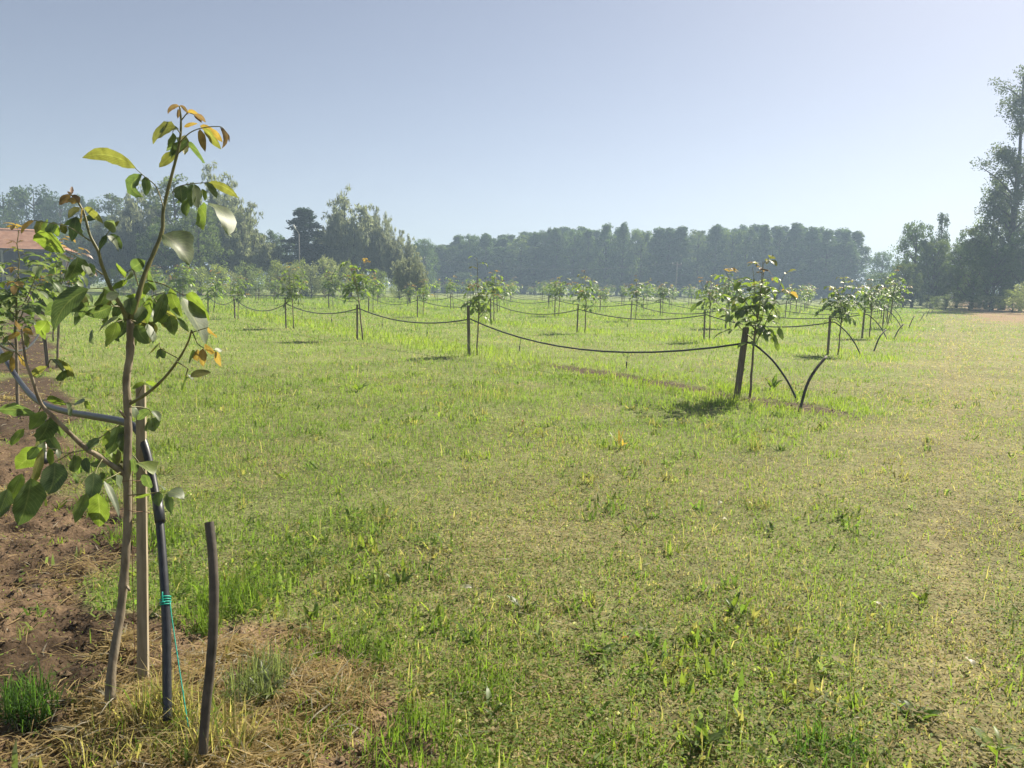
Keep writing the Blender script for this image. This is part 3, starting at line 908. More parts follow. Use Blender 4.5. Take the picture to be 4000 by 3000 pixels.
def build_near_tree():
    base = ground(430, 2720)
    t = empty("orchard_tree", base)
    tag(t, "tall young tree in the left foreground with bare trunk and drooping leaves", "tree", "young orchard trees")

    def part(name, pts, radii, mat, sides=9):
        acc = Acc()
        tube(acc, np.asarray(pts) - base, radii, sides)
        return link(name, acc.mesh(name), mat, t)

    def pth(seq, n=5):
        return smooth_path([at(a, b, d) for a, b, d in seq], n)

    tr = [(430, 2735, D0 - .07), (438, 2600, D0 - .05), (470, 2400, D0), (489, 2200, D0), (499, 2000, D0), (496, 1850, D0), (501, 1700, D0), (497, 1560, D0), (494, 1480, D0), (508, 1380, D0), (509, 1248, D0)]
    P = pth(tr)
    rad = np.interp(np.arange(len(P)), [0, 4, 20, 35, len(P) - 1], [.019, .0158, .0142, .0136, .0135]) * (1 + 0.05 * np.sin(np.arange(len(P)) * 2.1) + np.array([.13 if (i_ * 7) % 11 == 3 else 0 for i_ in range(len(P))]))
    part("trunk", P, rad, M_BARK, 12)

    def taper(n, a, b):
        return np.linspace(a, b, n) * (1 + 0.07 * np.sin(np.arange(n) * 1.7))

    P = pth([(512, 1255, D0), (545, 1140, D0 + .02), (570, 1060, D0 + .04), (600, 990, D0 + .06), (634, 900, D0 + .08), (640, 810, D0 + .08), (690, 610, D0 + .08), (704, 540, D0 + .08), (707, 470, D0 + .07), (702, 415, D0 + .06)])
    part("shoot", P, taper(len(P), .0105, .0032), M_SHOOT)
    P = pth([(500, 1250, D0), (470, 1190, D0 - .02), (435, 1130, D0 - .04), (398, 1035, D0 - .06), (385, 985, D0 - .07), (352, 920, D0 - .08), (330, 840, D0 - .08), (305, 790, D0 - .08), (277, 760, D0 - .08)])
    part("shoot", P, taper(len(P), .0085, .0030), M_SHOOT)
    P = pth([(487, 1852, D0), (380, 1778, D0 - .08), (340, 1755, D0 - .11), (265, 1685, D0 - .16), (205, 1625, D0 - .2), (160, 1575, D0 - .22), (126, 1480, D0 - .24), (103, 1420, D0 - .25), (92, 1350, D0 - .25), (84, 1285, D0 - .25)])
    part("branch", P, taper(len(P), .0105, .0028), M_BARK)
    P = pth([(503, 1580, D0), (570, 1540, D0 - .02), (640, 1478, D0 - .04), (700, 1400, D0 - .06), (735, 1335, D0 - .07), (748, 1290, D0 - .08)])
    part("branch", P, taper(len(P), .0065, .0028), M_SHOOT)
    stubs = [[(497, 1640, D0), (482, 1622, D0 - .03), (468, 1604, D0 - .05)], [(497, 2290, D0), (505, 2305, D0 - .03)]]
    for s in stubs:
        acc = Acc()
        tube(acc, smooth_path([at(*q) for q in s], 3) - base, .005, 6)
        link("stub", acc.mesh("stub"), M_BARK, t)
    # leaf stalks that the photograph shows
    stalks = [[(640, 812), (610, 730), (565, 690), (528, 657)], [(672, 752), (695, 730), (750, 718), (815, 713)], [(690, 605), (736, 565)], [(700, 560), (740, 520), (790, 500), (860, 495), (884, 517)], [(708, 470), (735, 440), (760, 449)], [(704, 520), (684, 498), (674, 517)],
              [(352, 942), (300, 905), (247, 880), (133, 861)], [(330, 840), (326, 812)], [(392, 1010), (389, 981), (412, 925), (436, 890)], [(401, 1072), (350, 1035), (303, 1005), (256, 981)], [(574, 1095), (640, 1112), (711, 1150), (730, 1149)], [(545, 1135), (530, 1080), (516, 1052), (494, 1066)], [(575, 1050), (574, 1100)],
              [(470, 1195), (440, 1190), (411, 1131), (346, 1129)], [(500, 1245), (480, 1250), (454, 1257)], [(512, 1250), (550, 1200), (590, 1160), (642, 1142)], [(512, 1252), (560, 1262), (577, 1265)], [(600, 1165), (640, 1215), (690, 1240)], [(509, 1255), (495, 1210), (440, 1196), (331, 1196)], [(748, 1290), (780, 1350), (840, 1370)], [(745, 1300), (813, 1279)], [(700, 1402), (630, 1362), (624, 1337)], [(735, 1440), (727, 1470), (744, 1474)], [(690, 1412), (735, 1440)],
              [(126, 1480), (150, 1450), (184, 1431)], [(103, 1420), (60, 1375), (45, 1392)], [(184, 1430), (203, 1403), (243, 1448)], [(160, 1575), (183, 1562), (289, 1578), (331, 1567)], [(165, 1582), (150, 1610), (140, 1613)], [(200, 1622), (193, 1632)], [(326, 1742), (386, 1712), (463, 1660)], [(340, 1755), (260, 1770), (225, 1755), (164, 1750)], [(164, 1750), (140, 1830), (118, 1868)], [(290, 1762), (212, 1806)], [(400, 1793), (375, 1840), (366, 1920), (381, 1927)], [(470, 1845), (405, 1878)],
              [(503, 1590), (545, 1590), (583, 1600), (593, 1632)], [(540, 1540), (564, 1495)], [(500, 1770), (530, 1790), (568, 1850)], [(500, 1935), (588, 1927), (620, 1922), (654, 1922)]]
    rng = random.Random(5)
    for s in stalks:
        n = len(s)
        off0 = rng.uniform(-.03, .03)
        P = smooth_path([at(a, b, near_d(a, b) + off0 - .05) for a, b in s], 5)
        acc = Acc()
        tube(acc, P - base, np.linspace(.0026, .0014, len(P)), 5)
        link("leaf_stalk", acc.mesh("leaf_stalk"), M_SHOOT, t)
    for i, (bx, by, tx, ty, w, kind, mode, bow, dd) in enumerate(NEAR):
        d0 = near_d(bx, by) - 0.05 + dd * 0.6
        B = at(bx, by, d0)
        T = at(tx, ty, d0 + rng.uniform(-.05, .05))
        n, vis = pick_normal(B, T, mode, rng)
        L = np.linalg.norm(T - B)
        side = nrm(np.cross(nrm(T - B), nrm((B + T) / 2 - EYE)))
        # bow: positive pixels bend to the left of base->tip as seen, negative to its right / upwards
        perp = np.array([-(ty - by), tx - bx], float)
        perp /= np.linalg.norm(perp) + 1e-6
        if bow:
            C = at((bx + tx) / 2 + perp[0] * 0, (by + ty) / 2, d0)
            C = (B + T) / 2 + (RT * perp[0] - UP * perp[1]) * (bow * 1.15 * (1 if tx < bx else -1)) * d0 / FPX * (-1)
        else:
            C = (B + T) / 2 + n * L * 0.08
        wid = w * d0 / FPX / vis * 0.86
        wid = min(wid, L * 1.0 if w < 60 else L * 0.95) if w > 14 else wid
        V, Q, lt, lv = leaf_grid(B - base, T - base, C - base, n, wid, fold=rng.uniform(.08, .32), nt_=8, na=2, wave=rng.uniform(.02, .07), seed=i)
        c = np.array(LCOL[kind]) * rng.uniform(.85, 1.15)
        me = mesh_np("leaf", V, Q, col=np.tile(c, (len(V), 1)), attrs={'lt': lt, 'lv': lv}, smooth=True)
        link("leaf", me, M_LEAF, t)
    return t


build_near_tree()


# ------------------------------------------------------------------ orchard tree generator
def gen_orchard(seed, H=2.05, vigour=1.0):
    """limbs [(pts, radii)] and leaflets [(base, tip, normal, width, kind)] of one young tree standing at the origin"""
    R = random.Random(seed)
    limbs, leaves = [], []
    crown0 = 0.86
    z = np.linspace(0, crown0 + 0.15, 7)
    lx, ly = R.uniform(-.05, .05), R.uniform(-.05, .05)
    P = np.stack([lx * z + np.array([R.uniform(-.006, .006) for i in range(7)]), ly * z + np.array([R.uniform(-.006, .006) for i in range(7)]), z], -1)
    limbs.append((P, np.linspace(.021, .015, 7)))
    top = P[-1]

    def leafy(P, start, tipyoung):
        n = len(P)
        step = 0.115
        Ls = np.r_[0, np.cumsum(np.linalg.norm(np.diff(P, axis=0), axis=1))]
        s, k = start, R.random() * 6.28
        while s < Ls[-1]:
            f = s / Ls[-1]
            p = np.array([np.interp(s, Ls, P[:, i]) for i in range(3)])
            k += 2.4 + R.uniform(-.4, .4)
            out = np.array([math.cos(k), math.sin(k), 0])
            young = tipyoung and f > 0.76
            rl = (0.23 + 0.11 * R.random()) * (0.62 if young else 1.0) * vigour
            el = R.uniform(0.1, 0.7) if not young else R.uniform(0.5, 1.1)
            ncap = 2 if young else R.choice((3, 2, 2))
            q = p.copy()
            d = nrm(out * math.cos(el) + np.array([0, 0, math.sin(el)]))
            RP = [q.copy()]
            for j in range(ncap + 1):
                q = q + d * rl / (ncap + 1)
                d = nrm(d + np.array([0, 0, -0.42]) * R.uniform(.6, 1.3))
                RP.append(q.copy())
            limbs.append((np.array(RP), np.linspace(.0025, .0015, len(RP))))
            kind = R.choice(('a', 'r', 'o', 'y')) if young else ('y' if R.random() < .3 + .4 * f else R.choice(('g', 'g', 'p')))
            for j in range(1, ncap + 2):
                base = RP[j]
                dj = nrm(RP[j] - RP[j - 1])
                sd = nrm(np.cross(dj, [0, 0, 1.0]) + 1e-3)
                for sgn in ((-1, 1) if j <= ncap else (0,)):
                    LL = R.uniform(.095, .150) * (0.72 if young else 1.0) * (0.85 + .3 * j / ncap) * vigour
                    dl = nrm(dj * 0.7 + sd * sgn * 0.9 + np.array([0, 0, -R.uniform(.15, .9)]))
                    nn = nrm(np.array([0, 0, 1.0]) - dl * dl[2] + np.array([R.uniform(-.5, .5), R.uniform(-.5, .5), 0]))
                    leaves.append((base, base + dl * LL, nn, LL * R.uniform(.42, .56), kind))
            s += step * R.uniform(.7, 1.4)

    # leader
    n = 7
    lead = [top]
    for i in range(n):
        lead.append(lead[-1] + np.array([R.uniform(-.03, .03), R.uniform(-.03, .03), (H - top[2]) / n]))
    lead = np.array(lead)
    limbs.append((lead, np.linspace(.012, .004, n + 1)))
    leafy(lead, 0.02, True)
    a = R.random() * 6.28
    for i in range(R.choice((6, 7, 8))):
        a += 2.4 + R.uniform(-.5, .5)
        z0 = crown0 + R.uniform(-.12, .42)
        i0 = min(len(lead) - 1, max(0, (z0 - top[2]) / (H - top[2]) * n))
        p = np.array([np.interp(i0, np.arange(n + 1), lead[:, k]) for k in range(3)])
        p[2] = z0
        Ln = R.uniform(.50, .95) * (1.05 - .35 * (z0 - crown0)) * vigour
        el = R.uniform(.55, 1.25)
        d = np.array([math.cos(a) * math.cos(el), math.sin(a) * math.cos(el), math.sin(el)])
        B = [p]
        for j in range(5):
            B.append(B[-1] + d * Ln / 5)
            d = nrm(d + np.array([R.uniform(-.12, .12), R.uniform(-.12, .12), .13]))
        B = np.array(B)
        limbs.append((B, np.linspace(.009, .003, 6)))
        leafy(B, 0.08, R.random() < .75)
    return limbs, leaves


def orchard_meshes(seed, **k):
    limbs, leaves = gen_orchard(seed, **k)
    tr, br, cr = Acc(), Acc(), Acc()
    tube(tr, *limbs[0], sides=7)
    for P, r in limbs[1:]:
        tube(br, P, r, sides=4, cap=False)
    cols = []
    R = random.Random(seed + 99)
    for i, (B, T, n, w, kd) in enumerate(leaves):
        C = (B + T) / 2 + n * np.linalg.norm(T - B) * R.uniform(.02, .16)
        V, Q, lt, lv = leaf_grid(B, T, C, n, w, fold=R.uniform(.1, .4), nt_=3, na=1)
        cr.add(V, Q)
        cols.append(np.tile(np.array(LCOL[kd]) * R.uniform(.9, 1.4), (len(V), 1)))
    return (tr.mesh("trunk"), br.mesh("branches"), cr.mesh("foliage", col=np.concatenate(cols)))


PROTO = [orchard_meshes(100 + i, H=1.75 + 0.13 * (i % 5), vigour=0.98 + .07 * (i % 4)) for i in range(9)]
for tr, br, cr in PROTO:
    tr.materials.append(M_BARK)
    br.materials.append(M_SHOOT)
    cr.materials.append(M_CROWN)

# leaflets of the trees that stand close enough to show them: shared unit leaves
UNIT = {}
for kd in ('g', 'y', 'a', 'r', 'o', 'p'):
    for v in range(4):
        Rv = random.Random(v * 7 + 1)
        V, Q, lt, lv = leaf_grid(np.zeros(3), np.array([0, 1.0, 0]), np.array([0, .5, .06 + .09 * v]), np.array([0, 0, 1.0]), 0.5, fold=.12 + .09 * v, nt_=5, na=2, wave=.05, seed=v)
        me = mesh_np("leaf_blade", V, Q, col=np.tile(np.array(LCOL[kd]) * (.95 + .13 * v), (len(V), 1)), attrs={'lt': lt, 'lv': lv}, smooth=True)
        me.materials.append(M_LEAF)
        UNIT[kd, v] = me


def detailed_tree(loc, rz, seed, label, H=2.05, scale=1.0, vigour=1.0):
    limbs, leaves = gen_orchard(seed, H, vigour)
    t = empty("orchard_tree", (*loc, 0), rz)
    t.scale = (scale,) * 3
    tag(t, label, "tree", "young orchard trees")
    acc = Acc()
    tube(acc, *limbs[0], sides=8)
    link("trunk", acc.mesh("trunk"), M_BARK, t)
    acc = Acc()
    st = Acc()
    for P, r in limbs[1:]:
        tube(acc if r[0] > .003 else st, P, r, sides=5, cap=False)
    link("branches", acc.mesh("branches"), M_SHOOT, t)
    link("leaf_stalks", st.mesh("leaf_stalks"), M_SHOOT, t)["kind"] = "stuff"
    R = random.Random(seed)
    leaves = [q for q in leaves if R.random() < .84]
    if len(leaves) > 295:
        R.shuffle(leaves)
    extra = leaves[295:]
    for i, (B, T, n, w, kd) in enumerate(leaves[:295]):
        d = T - B
        L = np.linalg.norm(d)
        y = d / L
        x = nrm(np.cross(y, n))
        z = np.cross(x, y)
        o = link("leaf", UNIT[kd, R.randrange(4)], None, t)
        M = Matrix.Identity(4)
        for k in range(3):
            M[k][0], M[k][1], M[k][2], M[k][3] = x[k] * w * 2, y[k] * L, z[k] * L, B[k]
        o.matrix_local = M
    if extra:
        cr, cols = Acc(), []
        for (B, T, n, w, kd) in extra:
            V, Q, lt, lv = leaf_grid(B, T, (B + T) / 2 + n * .01, n, w, fold=.25, nt_=3, na=1)
            cr.add(V, Q)
            cols.append(np.tile(np.array(LCOL[kd]), (len(V), 1)))
        o = link("foliage", cr.mesh("foliage", col=np.concatenate(cols)), M_CROWN, t)
        o["kind"] = "stuff"
    return t


def make_stake(pos, h, w, rz, lean, label, mat):
    acc = Acc()
    z = [0.0 - .05, h * .4, h - .02, h]
    k = [1.0, 1.02, .97, .80]
    V = []
    co, si = math.cos(rz), math.sin(rz)
    for zz, kk in zip(z, k):
        for x, y in ((-1, -1), (1, -1), (1, 1), (-1, 1)):
            px, py = x * w / 2 * kk, y * w / 2 * kk * .8
            V.append((px * co - py * si + lean[0] * zz, px * si + py * co + lean[1] * zz, zz))
    Q = [(3, 2, 1, 0), (12, 13, 14, 15)]
    for i in range(3):
        for j in range(4):
            Q.append((i * 4 + j, i * 4 + (j + 1) % 4, (i + 1) * 4 + (j + 1) % 4, (i + 1) * 4 + j))
    acc.add(V, Q)
    o = link("wooden_stake", acc.mesh("wooden_stake", smooth=False), mat)
    o.location = (*pos, 0)
    tag(o, label, "stake", "wooden tree stakes")
    return o


HOSE_Z = 0.86
STAKES = {}          # (row, k) -> (pos, hose point)


def in_view(p, margin=160):
    d = np.array([p[0], p[1], 1.0]) - EYE
    f = d.dot(FW)
    if f < 1:
        return False
    px = 2000 + FPX * d.dot(RT) / f
    return -margin < px < 4000 + margin


R0 = random.Random(11)
ROWNAME = ['nearest'] + [ORD[i] for i in range(2, 14)]
DETAIL = {(0, 1): (301, 2.15, 1.15), (1, 0): (302, 2.02, 1.12), (1, 1): (303, 2.25, .95), (2, 0): (304, 2.0, 1.1), (2, 1): (305, 2.05, 1.0)}
SPECIAL = {
    (0, 1): "young leafy tree cut by the left frame edge, next along the nearest hose",
    (1, 0): "bushy young tree with bronze tips beside the thick leaning stake on the right",
    (1, 1): "slim young tree with a bronze top in the middle of the picture, second row",
    (2, 0): "young tree right of the thick leaning stake, at the path end of the third row",
    (2, 1): "young tree just left of the thick leaning stake's tree, second in the third row",
}
pool = []
for r in range(0, len(ROWS)):
    for k in range(0, 18):
        p = stake_pos(r, k)
        if r == 0 and (k == 0 or k > 3):
            continue
        if p[1] > 142 or not in_view(p, 60):
            continue
        if p[0] < -0.16 * p[1] and p[1] > 76:       # the shrubs begin here
            continue
        pool.append((r, k, p))
for r, k, p in pool:
    jit = np.array([R0.uniform(-.15, .15), R0.uniform(-.15, .15)]) if (r, k) not in MEAS else np.zeros(2)
    p = p + jit
    off = np.array([R0.uniform(.14, .30), R0.uniform(-.05, .15)])
    nm = ROWNAME[r]
    lab = SPECIAL.get((r, k), f"young tree, {ORD[k + 1]} from the path end in the {nm} row")
    if (r, k) in DETAIL:
        sd, H, vg = DETAIL[r, k]
        detailed_tree(p + off, R0.uniform(0, 6.28), sd, lab, H, 1.0, vg)
    else:
        t = empty("orchard_tree", (*(p + off), 0), R0.uniform(0, 6.28))
        s = R0.uniform(.86, 1.26) * (1.08 if r < 3 and k > 3 else 1.0)
        t.scale = (s * 1.05, s * 1.05, s)
        t.rotation_euler = (R0.uniform(-.07, .07), R0.uniform(-.07, .07), R0.uniform(0, 6.28))
        tag(t, lab, "tree", "young orchard trees")
        tr, br, cr = PROTO[R0.randrange(len(PROTO))]
        link("trunk", tr, None, t)
        if p[1] < 50:
            link("branches", br, None, t)
        link("foliage", cr, None, t)
    h = R0.uniform(.95, 1.1)
    w = R0.uniform(.045, .06)
    lean = (R0.uniform(-.03, .03), R0.uniform(-.03, .03))
    mat = M_DARKSTAKE
    lab = f"wooden stake beside the {ORD[k + 1]} tree from the path in the {nm} row"
    if (r, k) == (1, 0):
        h, w, lean = 1.06, .075, (.085, .02)
        lab = "thick leaning wooden stake at the path end of the second row"
    if (r, k) == (1, 1):
        h, w = 1.16, .06
    make_stake(p, h, w, R0.uniform(-.6, .6), lean, lab, mat)
    STAKES[(r, k)] = (p, np.array([p[0] + lean[0] * HOSE_Z + .045, p[1] - .02, HOSE_Z + R0.uniform(-.03, .05)]))


# ------------------------------------------------------------------ irrigation hoses
def sag_pts(a, b, sag, n=12):
    t = np.linspace(0, 1, n, endpoint=False)
    P = a + (b - a) * t[:, None]
    P[:, 2] -= sag * 4 * t * (1 - t)
    return P


def add_dropper(hose, P, length, Rr, detail):
    acc = Acc()
    q = [P + np.array([0, 0, .012]), P + np.array([.02, 0, -.03]), P + np.array([.012, .01, -length * .5]), P + np.array([.0, .0, -length])]
    tube(acc, smooth_path(q, 4), .0042, 5)
    d = link("drop_tube", acc.mesh("drop_tube"), M_HOSE, hose)
    acc = Acc()
    e = q[-1]
    tube(acc, [e + (0, 0, .012), e + (0, 0, 0), e + (0, 0, -.06), e + (0, 0, -.065), e + (0, 0, -.10), e + (0, 0, -.105)], [.006, .0125, .0125, .008, .008, .013], 7)
    link("sprinkler", acc.mesh("sprinkler"), M_HOSE, d)
    if detail:
        acc = Acc()
        a = np.linspace(math.pi, 2 * math.pi, 9)
        tube(acc, np.stack([P[0] + .085 * np.cos(a), np.full(9, P[1]), P[2] + .0 + .085 * np.sin(a)], -1), .003, 5)
        link("support_loop", acc.mesh("support_loop"), M_HOSE, d)


def build_hose(r):
    ks = sorted(k for (rr, k) in STAKES if rr == r)
    if not ks:
        return
    nm = ROWNAME[r]
    pts = []
    Rr = random.Random(r)
    drops = []
    ks = ks[::-1]
    for i, k in enumerate(ks[:-1]):
        a, b = STAKES[(r, k)][1], STAKES[(r, ks[i + 1])][1]
        sag = Rr.uniform(.26, .36) * (np.linalg.norm(a - b) / 6.6)
        seg = sag_pts(a, b, sag)
        pts.append(seg)
        if b[1] < 46:
            for f in ((3, 8) if np.linalg.norm(a - b) > 5.5 else (5,)):
                drops.append(seg[f])
    end = STAKES[(r, ks[-1])][1]
    pts.append(end[None])
    # past the last stake the hose bends down into the grass
    g = end + np.array([.55, -.05, 0]) * 1.0
    tail = [end + np.array([.10, -.02, -.03]), end + np.array([.36, -.06, -.25]), end + np.array([.58, -.12, -.55]), np.array([end[0] + .72, end[1] - .18, .0]), np.array([end[0] + .76, end[1] - .2, -.06])]
    if ks[-1] == 0 and r > 0:
        T = smooth_path([end] + tail, 5)[1:]
        pts.append(T)
    P = np.concatenate(pts)
    acc = Acc()
    tube(acc, P, .016 if r < 3 else .017, 7)
    o = link("irrigation_hose", acc.mesh("irrigation_hose"), M_HOSE)
    tag(o, f"black irrigation hose sagging between the stakes of the {nm} row", "hose", "irrigation hoses along the rows")
    for k in ks:
        if STAKES[(r, k)][0][1] < 36:
            h_ = STAKES[(r, k)][1]
            a_ = np.linspace(0, 2 * math.pi, 13)
            acc = Acc()
            tube(acc, np.stack([h_[0] - .03 + .058 * np.cos(a_), h_[1] + .02 + .05 * np.sin(a_), h_[2] + .012 * np.sin(a_ * 2)], -1), .0045, 5)
            link("tie", acc.mesh("tie"), M_WIRE, o)
    for i, d in enumerate(drops):
        add_dropper(o, d, Rr.uniform(.16, .22), Rr, i == len(drops) - 1 and r == 1)


for r in range(1, len(ROWS)):
    build_hose(r)

# standing pipe ends past the row ends, all leaning towards the path
PIPES = {1: [(3122, 1605), (3150, 1510), (3185, 1445), (3228, 1393)], 2: [(3412, 1372), (3432, 1325), (3447, 1302), (3460, 1289)], 3: [(3490, 1326), (3508, 1292), (3530, 1265)],
         4: [(3548, 1283), (3560, 1257), (3571, 1235)], 5: [(3592, 1253), (3603, 1238), (3612, 1222)], 6: [(3618, 1236), (3625, 1222), (3632, 1208)], 7: [(3634, 1232), (3640, 1218), (3648, 1206)]}
for r, pix in PIPES.items():
    d = ground(*pix[0]).dot(FW) - EYE.dot(FW)
    P = [at(a, b, d + .12 * i) for i, (a, b) in enumerate(pix)]
    P[0][2] = -.04
    acc = Acc()
    S = smooth_path(P, 5)
    tube(acc, S, .02, 9)
    o = link("standpipe", acc.mesh("standpipe"), M_PIPE)
    tag(o, f"short dark pipe leaning out of the grass at the end of the {ROWNAME[r]} row", "pipe", "pipe ends past the rows")


# ------------------------------------------------------------------ near row: stake, hose, twine, pipe
def build_near_gear():
    # stake right behind the trunk
    b, tp = at(552, 2500, 3.02), at(550, 1505, 3.02)
    b = np.array([b[0], b[1], 0.0])
    w = .034
    acc = Acc()
    ax = nrm(tp - b)
    s = nrm(np.array([1.0, .25, 0]))
    q = nrm(np.cross(ax, s))
    V, Q = [], []
    n = 9
    L = np.linalg.norm(tp - b)
    for i in range(n):
        c = b + ax * (L * i / (n - 1)) - (ax * .06 if i == 0 else 0)
        k = 1.12 - .16 * i / (n - 1) + .015 * math.sin(i * 2.3)
        for x, y in ((-1, -1), (1, -1), (1, 1), (-1, 1)):
            V.append(c + s * x * w / 2 * k + q * y * w * .42 * k)
    for i in range(n - 1):
        for j in range(4):
            Q.append((i * 4 + j, i * 4 + (j + 1) % 4, (i + 1) * 4 + (j + 1) % 4, (i + 1) * 4 + j))
    Q += [(3, 2, 1, 0), tuple((n - 1) * 4 + j for j in range(4))]
    acc.add(V, Q)
    o = link("wooden_stake", acc.mesh("wooden_stake", smooth=False), M_STAKE)
    tag(o, "pale sawn wooden stake right behind the foreground tree trunk", "stake", "wooden tree stakes")
    for k, (y0, y1, x0, x1) in enumerate(((1888, 1868, 440, 600), (1985, 2012, 478, 610))):
        acc = Acc()
        P = smooth_path([at(x0, y0, 2.84), at((x0 + x1) / 2 - 20, (y0 + y1) / 2, 2.79), at((x0 + x1) / 2 + 20, (y0 + y1) / 2, 2.9), at(x1, y1, 2.99)], 5)
        tube(acc, P, .0012, 5)
        link("tie_wire", acc.mesh("tie_wire"), M_WIRE, o)
    acc = Acc()
    tube(acc, smooth_path([at(518, 1830, 2.9), at(516, 2100, 2.92), at(522, 2400, 2.95), at(528, 2600, 2.95)], 5), .0013, 5)
    link("tie_wire", acc.mesh("tie_wire"), M_WIRE, o)

    # hose: comes from the left, past the stake, turns down into the straw
    z1 = STAKES[(0, 1)][1]
    far = [z1, at(10, 1385, 5.6), at(70, 1480, 5.0), at(140, 1560, 4.45), at(235, 1602, 3.95), at(360, 1625, 3.5), at(470, 1645, 3.2), at(530, 1672, 3.08), at(565, 1740, 3.02), at(592, 1850, 2.98), at(612, 1960, 2.93), at(626, 2060, 2.88), at(640, 2250, 2.80), at(650, 2450, 2.74), at(652, 2650, 2.70), at(655, 2815, 2.66)]
    P = smooth_path(far, 6)
    if (0, 2) in STAKES:
        P = np.concatenate([sag_pts(STAKES[(0, 2)][1], z1, .3), P])
    acc = Acc()
    tube(acc, P, .0158, 10)
    h = link("irrigation_hose", acc.mesh("irrigation_hose"), M_HOSE)
    tag(h, "thick grey-black hose of the nearest row, bending down behind the foreground trunk", "hose", "irrigation hoses along the rows")
    acc = Acc()
    J = [at(614, 1940, 2.93), at(620, 1990, 2.91), at(626, 2040, 2.88)]
    tube(acc, J, [.0185, .0195, .0185], 10)
    link("coupling", acc.mesh("coupling"), M_HOSE, h)
    # hanging sprinkler at the left
    p = at(172, 1585, 4.3)
    acc = Acc()
    e0, e1 = at(172, 1735, 4.3), at(172, 1775, 4.3)
    tube(acc, smooth_path([p, at(178, 1660, 4.3), e0], 4), .004, 5)
    d = link("drop_tube", acc.mesh("drop_tube"), M_HOSE, h)
    acc = Acc()
    tube(acc, [e0, at(172, 1765, 4.3)], .012, 8)
    link("sprinkler_collar", acc.mesh("sprinkler_collar"), M_WHITE, d)
    acc = Acc()
    tube(acc, [at(172, 1766, 4.3), at(173, 1790, 4.3), at(174, 1791, 4.3), at(175, 1805, 4.3), at(175, 1812, 4.3)], [.015, .013, .03, .03, .012], 9)
    link("sprinkler", acc.mesh("sprinkler"), M_HOSE, d)

    # green twine knotted round the hose, its end running down to the ground
    c = at(646, 2347, 2.77)
    ax = nrm(at(650, 2450, 2.74) - at(640, 2250, 2.80))
    s = nrm(np.cross(ax, [0, 1, 0]))
    q = np.cross(ax, s)
    a = np.linspace(0, 2 * math.pi * 3.3, 60)
    coil = c + np.outer(np.cos(a) * .0182, s) + np.outer(np.sin(a) * .0182, q) + np.outer((a / a[-1] - .5) * -.030, ax)
    acc = Acc()
    tube(acc, coil, .0026, 6)
    tw = empty("green_twine", c)
    tag(tw, "green twine tied round the foreground hose and running down to the ground", "twine")
    me = acc.mesh("knot")
    o = link("knot", me, M_TWINE, tw)
    o.location = tuple(-c)
    acc = Acc()
    tube(acc, smooth_path([at(634, 2312, 2.75), at(634, 2330, 2.745), at(636, 2352, 2.75)], 5), .0025, 6)
    tube(acc, smooth_path([at(628, 2358, 2.75), at(634, 2352, 2.74), at(645, 2352, 2.742)], 5), .0028, 6)
    o = link("loose_end", acc.mesh("loose_end"), M_TWINE, tw)
    o.location = tuple(-c)
    acc = Acc()
    tube(acc, smooth_path([at(664, 2352, 2.755), at(672, 2420, 2.73), at(700, 2610, 2.67), at(737, 2850, 2.6)], 6), .0019, 6)
    o = link("strand", acc.mesh("strand"), M_TWINE, tw)
    o.location = tuple(-c)

    # open pipe standing in front
    P = smooth_path([at(793, 2905, 2.50), at(806, 2750, 2.50), at(822, 2600, 2.50), at(833, 2450, 2.50), at(836, 2300, 2.51), at(829, 2150, 2.53), at(817, 2040, 2.55)], 6)
    P[0][2] -= .03
    acc = Acc()
    rr = .0152
    tube(acc, P, rr, 14, cap=False)
    # inner wall and rim
    ax = nrm(P[-1] - P[-2])
    inner = [P[-1], P[-1] - ax * .002, P[-1] - ax * .12]
    V0 = acc.n
    tube(acc, inner, [rr * .99, rr * .80, rr * .80], 14, cap=False)
    tube(acc, [P[-1] - ax * .119, P[-1] - ax * .121], [rr * .8, rr * .8], 14, cap=True)
    o = link("standpipe", acc.mesh("standpipe"), M_PIPE)
    tag(o, "open-topped dark pipe standing in straw right of the twine in the foreground", "pipe", "pipe ends past the rows")


build_near_gear()


# ------------------------------------------------------------------ broad-leaved weeds (each a thing of its own)
def weed(px, py, n, L, w, up, kinds, label, seed):
    R = random.Random(seed)
    g = ground(px, py)
    t = empty("broadleaf_weed", (g[0], g[1], 0))
    tag(t, label, "weed", "broad-leaved weeds in the grass")
    for i in range(n):
        a = i * 2.4 + R.uniform(-.4, .4)
        el = up * R.uniform(.5, 1.3)
        l = L * R.uniform(.6, 1.15)
        d = np.array([math.cos(a) * math.cos(el), math.sin(a) * math.cos(el), math.sin(el)])
        B = np.array([R.uniform(-.03, .03), R.uniform(-.03, .03), 0.0])
        T = B + d * l
        T[2] = max(T[2], .01)
        C = B + d * l * .5 + np.array([0, 0, l * R.uniform(.1, .3)])
        nn = nrm(np.array([0, 0, 1.0]) - d * d[2] + np.array([R.uniform(-.4, .4), R.uniform(-.4, .4), 0]))
        V, Q, lt, lv = leaf_grid(B, T, C, nn, w * R.uniform(.7, 1.2), fold=.25, nt_=6, na=1, wave=.06, seed=i)
        c = np.array(kinds[R.randrange(len(kinds))]) * R.uniform(.8, 1.2)
        me = mesh_np("leaf", V, Q, col=np.tile(c, (len(V), 1)), attrs={'lt': lt, 'lv': lv}, smooth=True)
        link("leaf", me, M_LEAF, t)


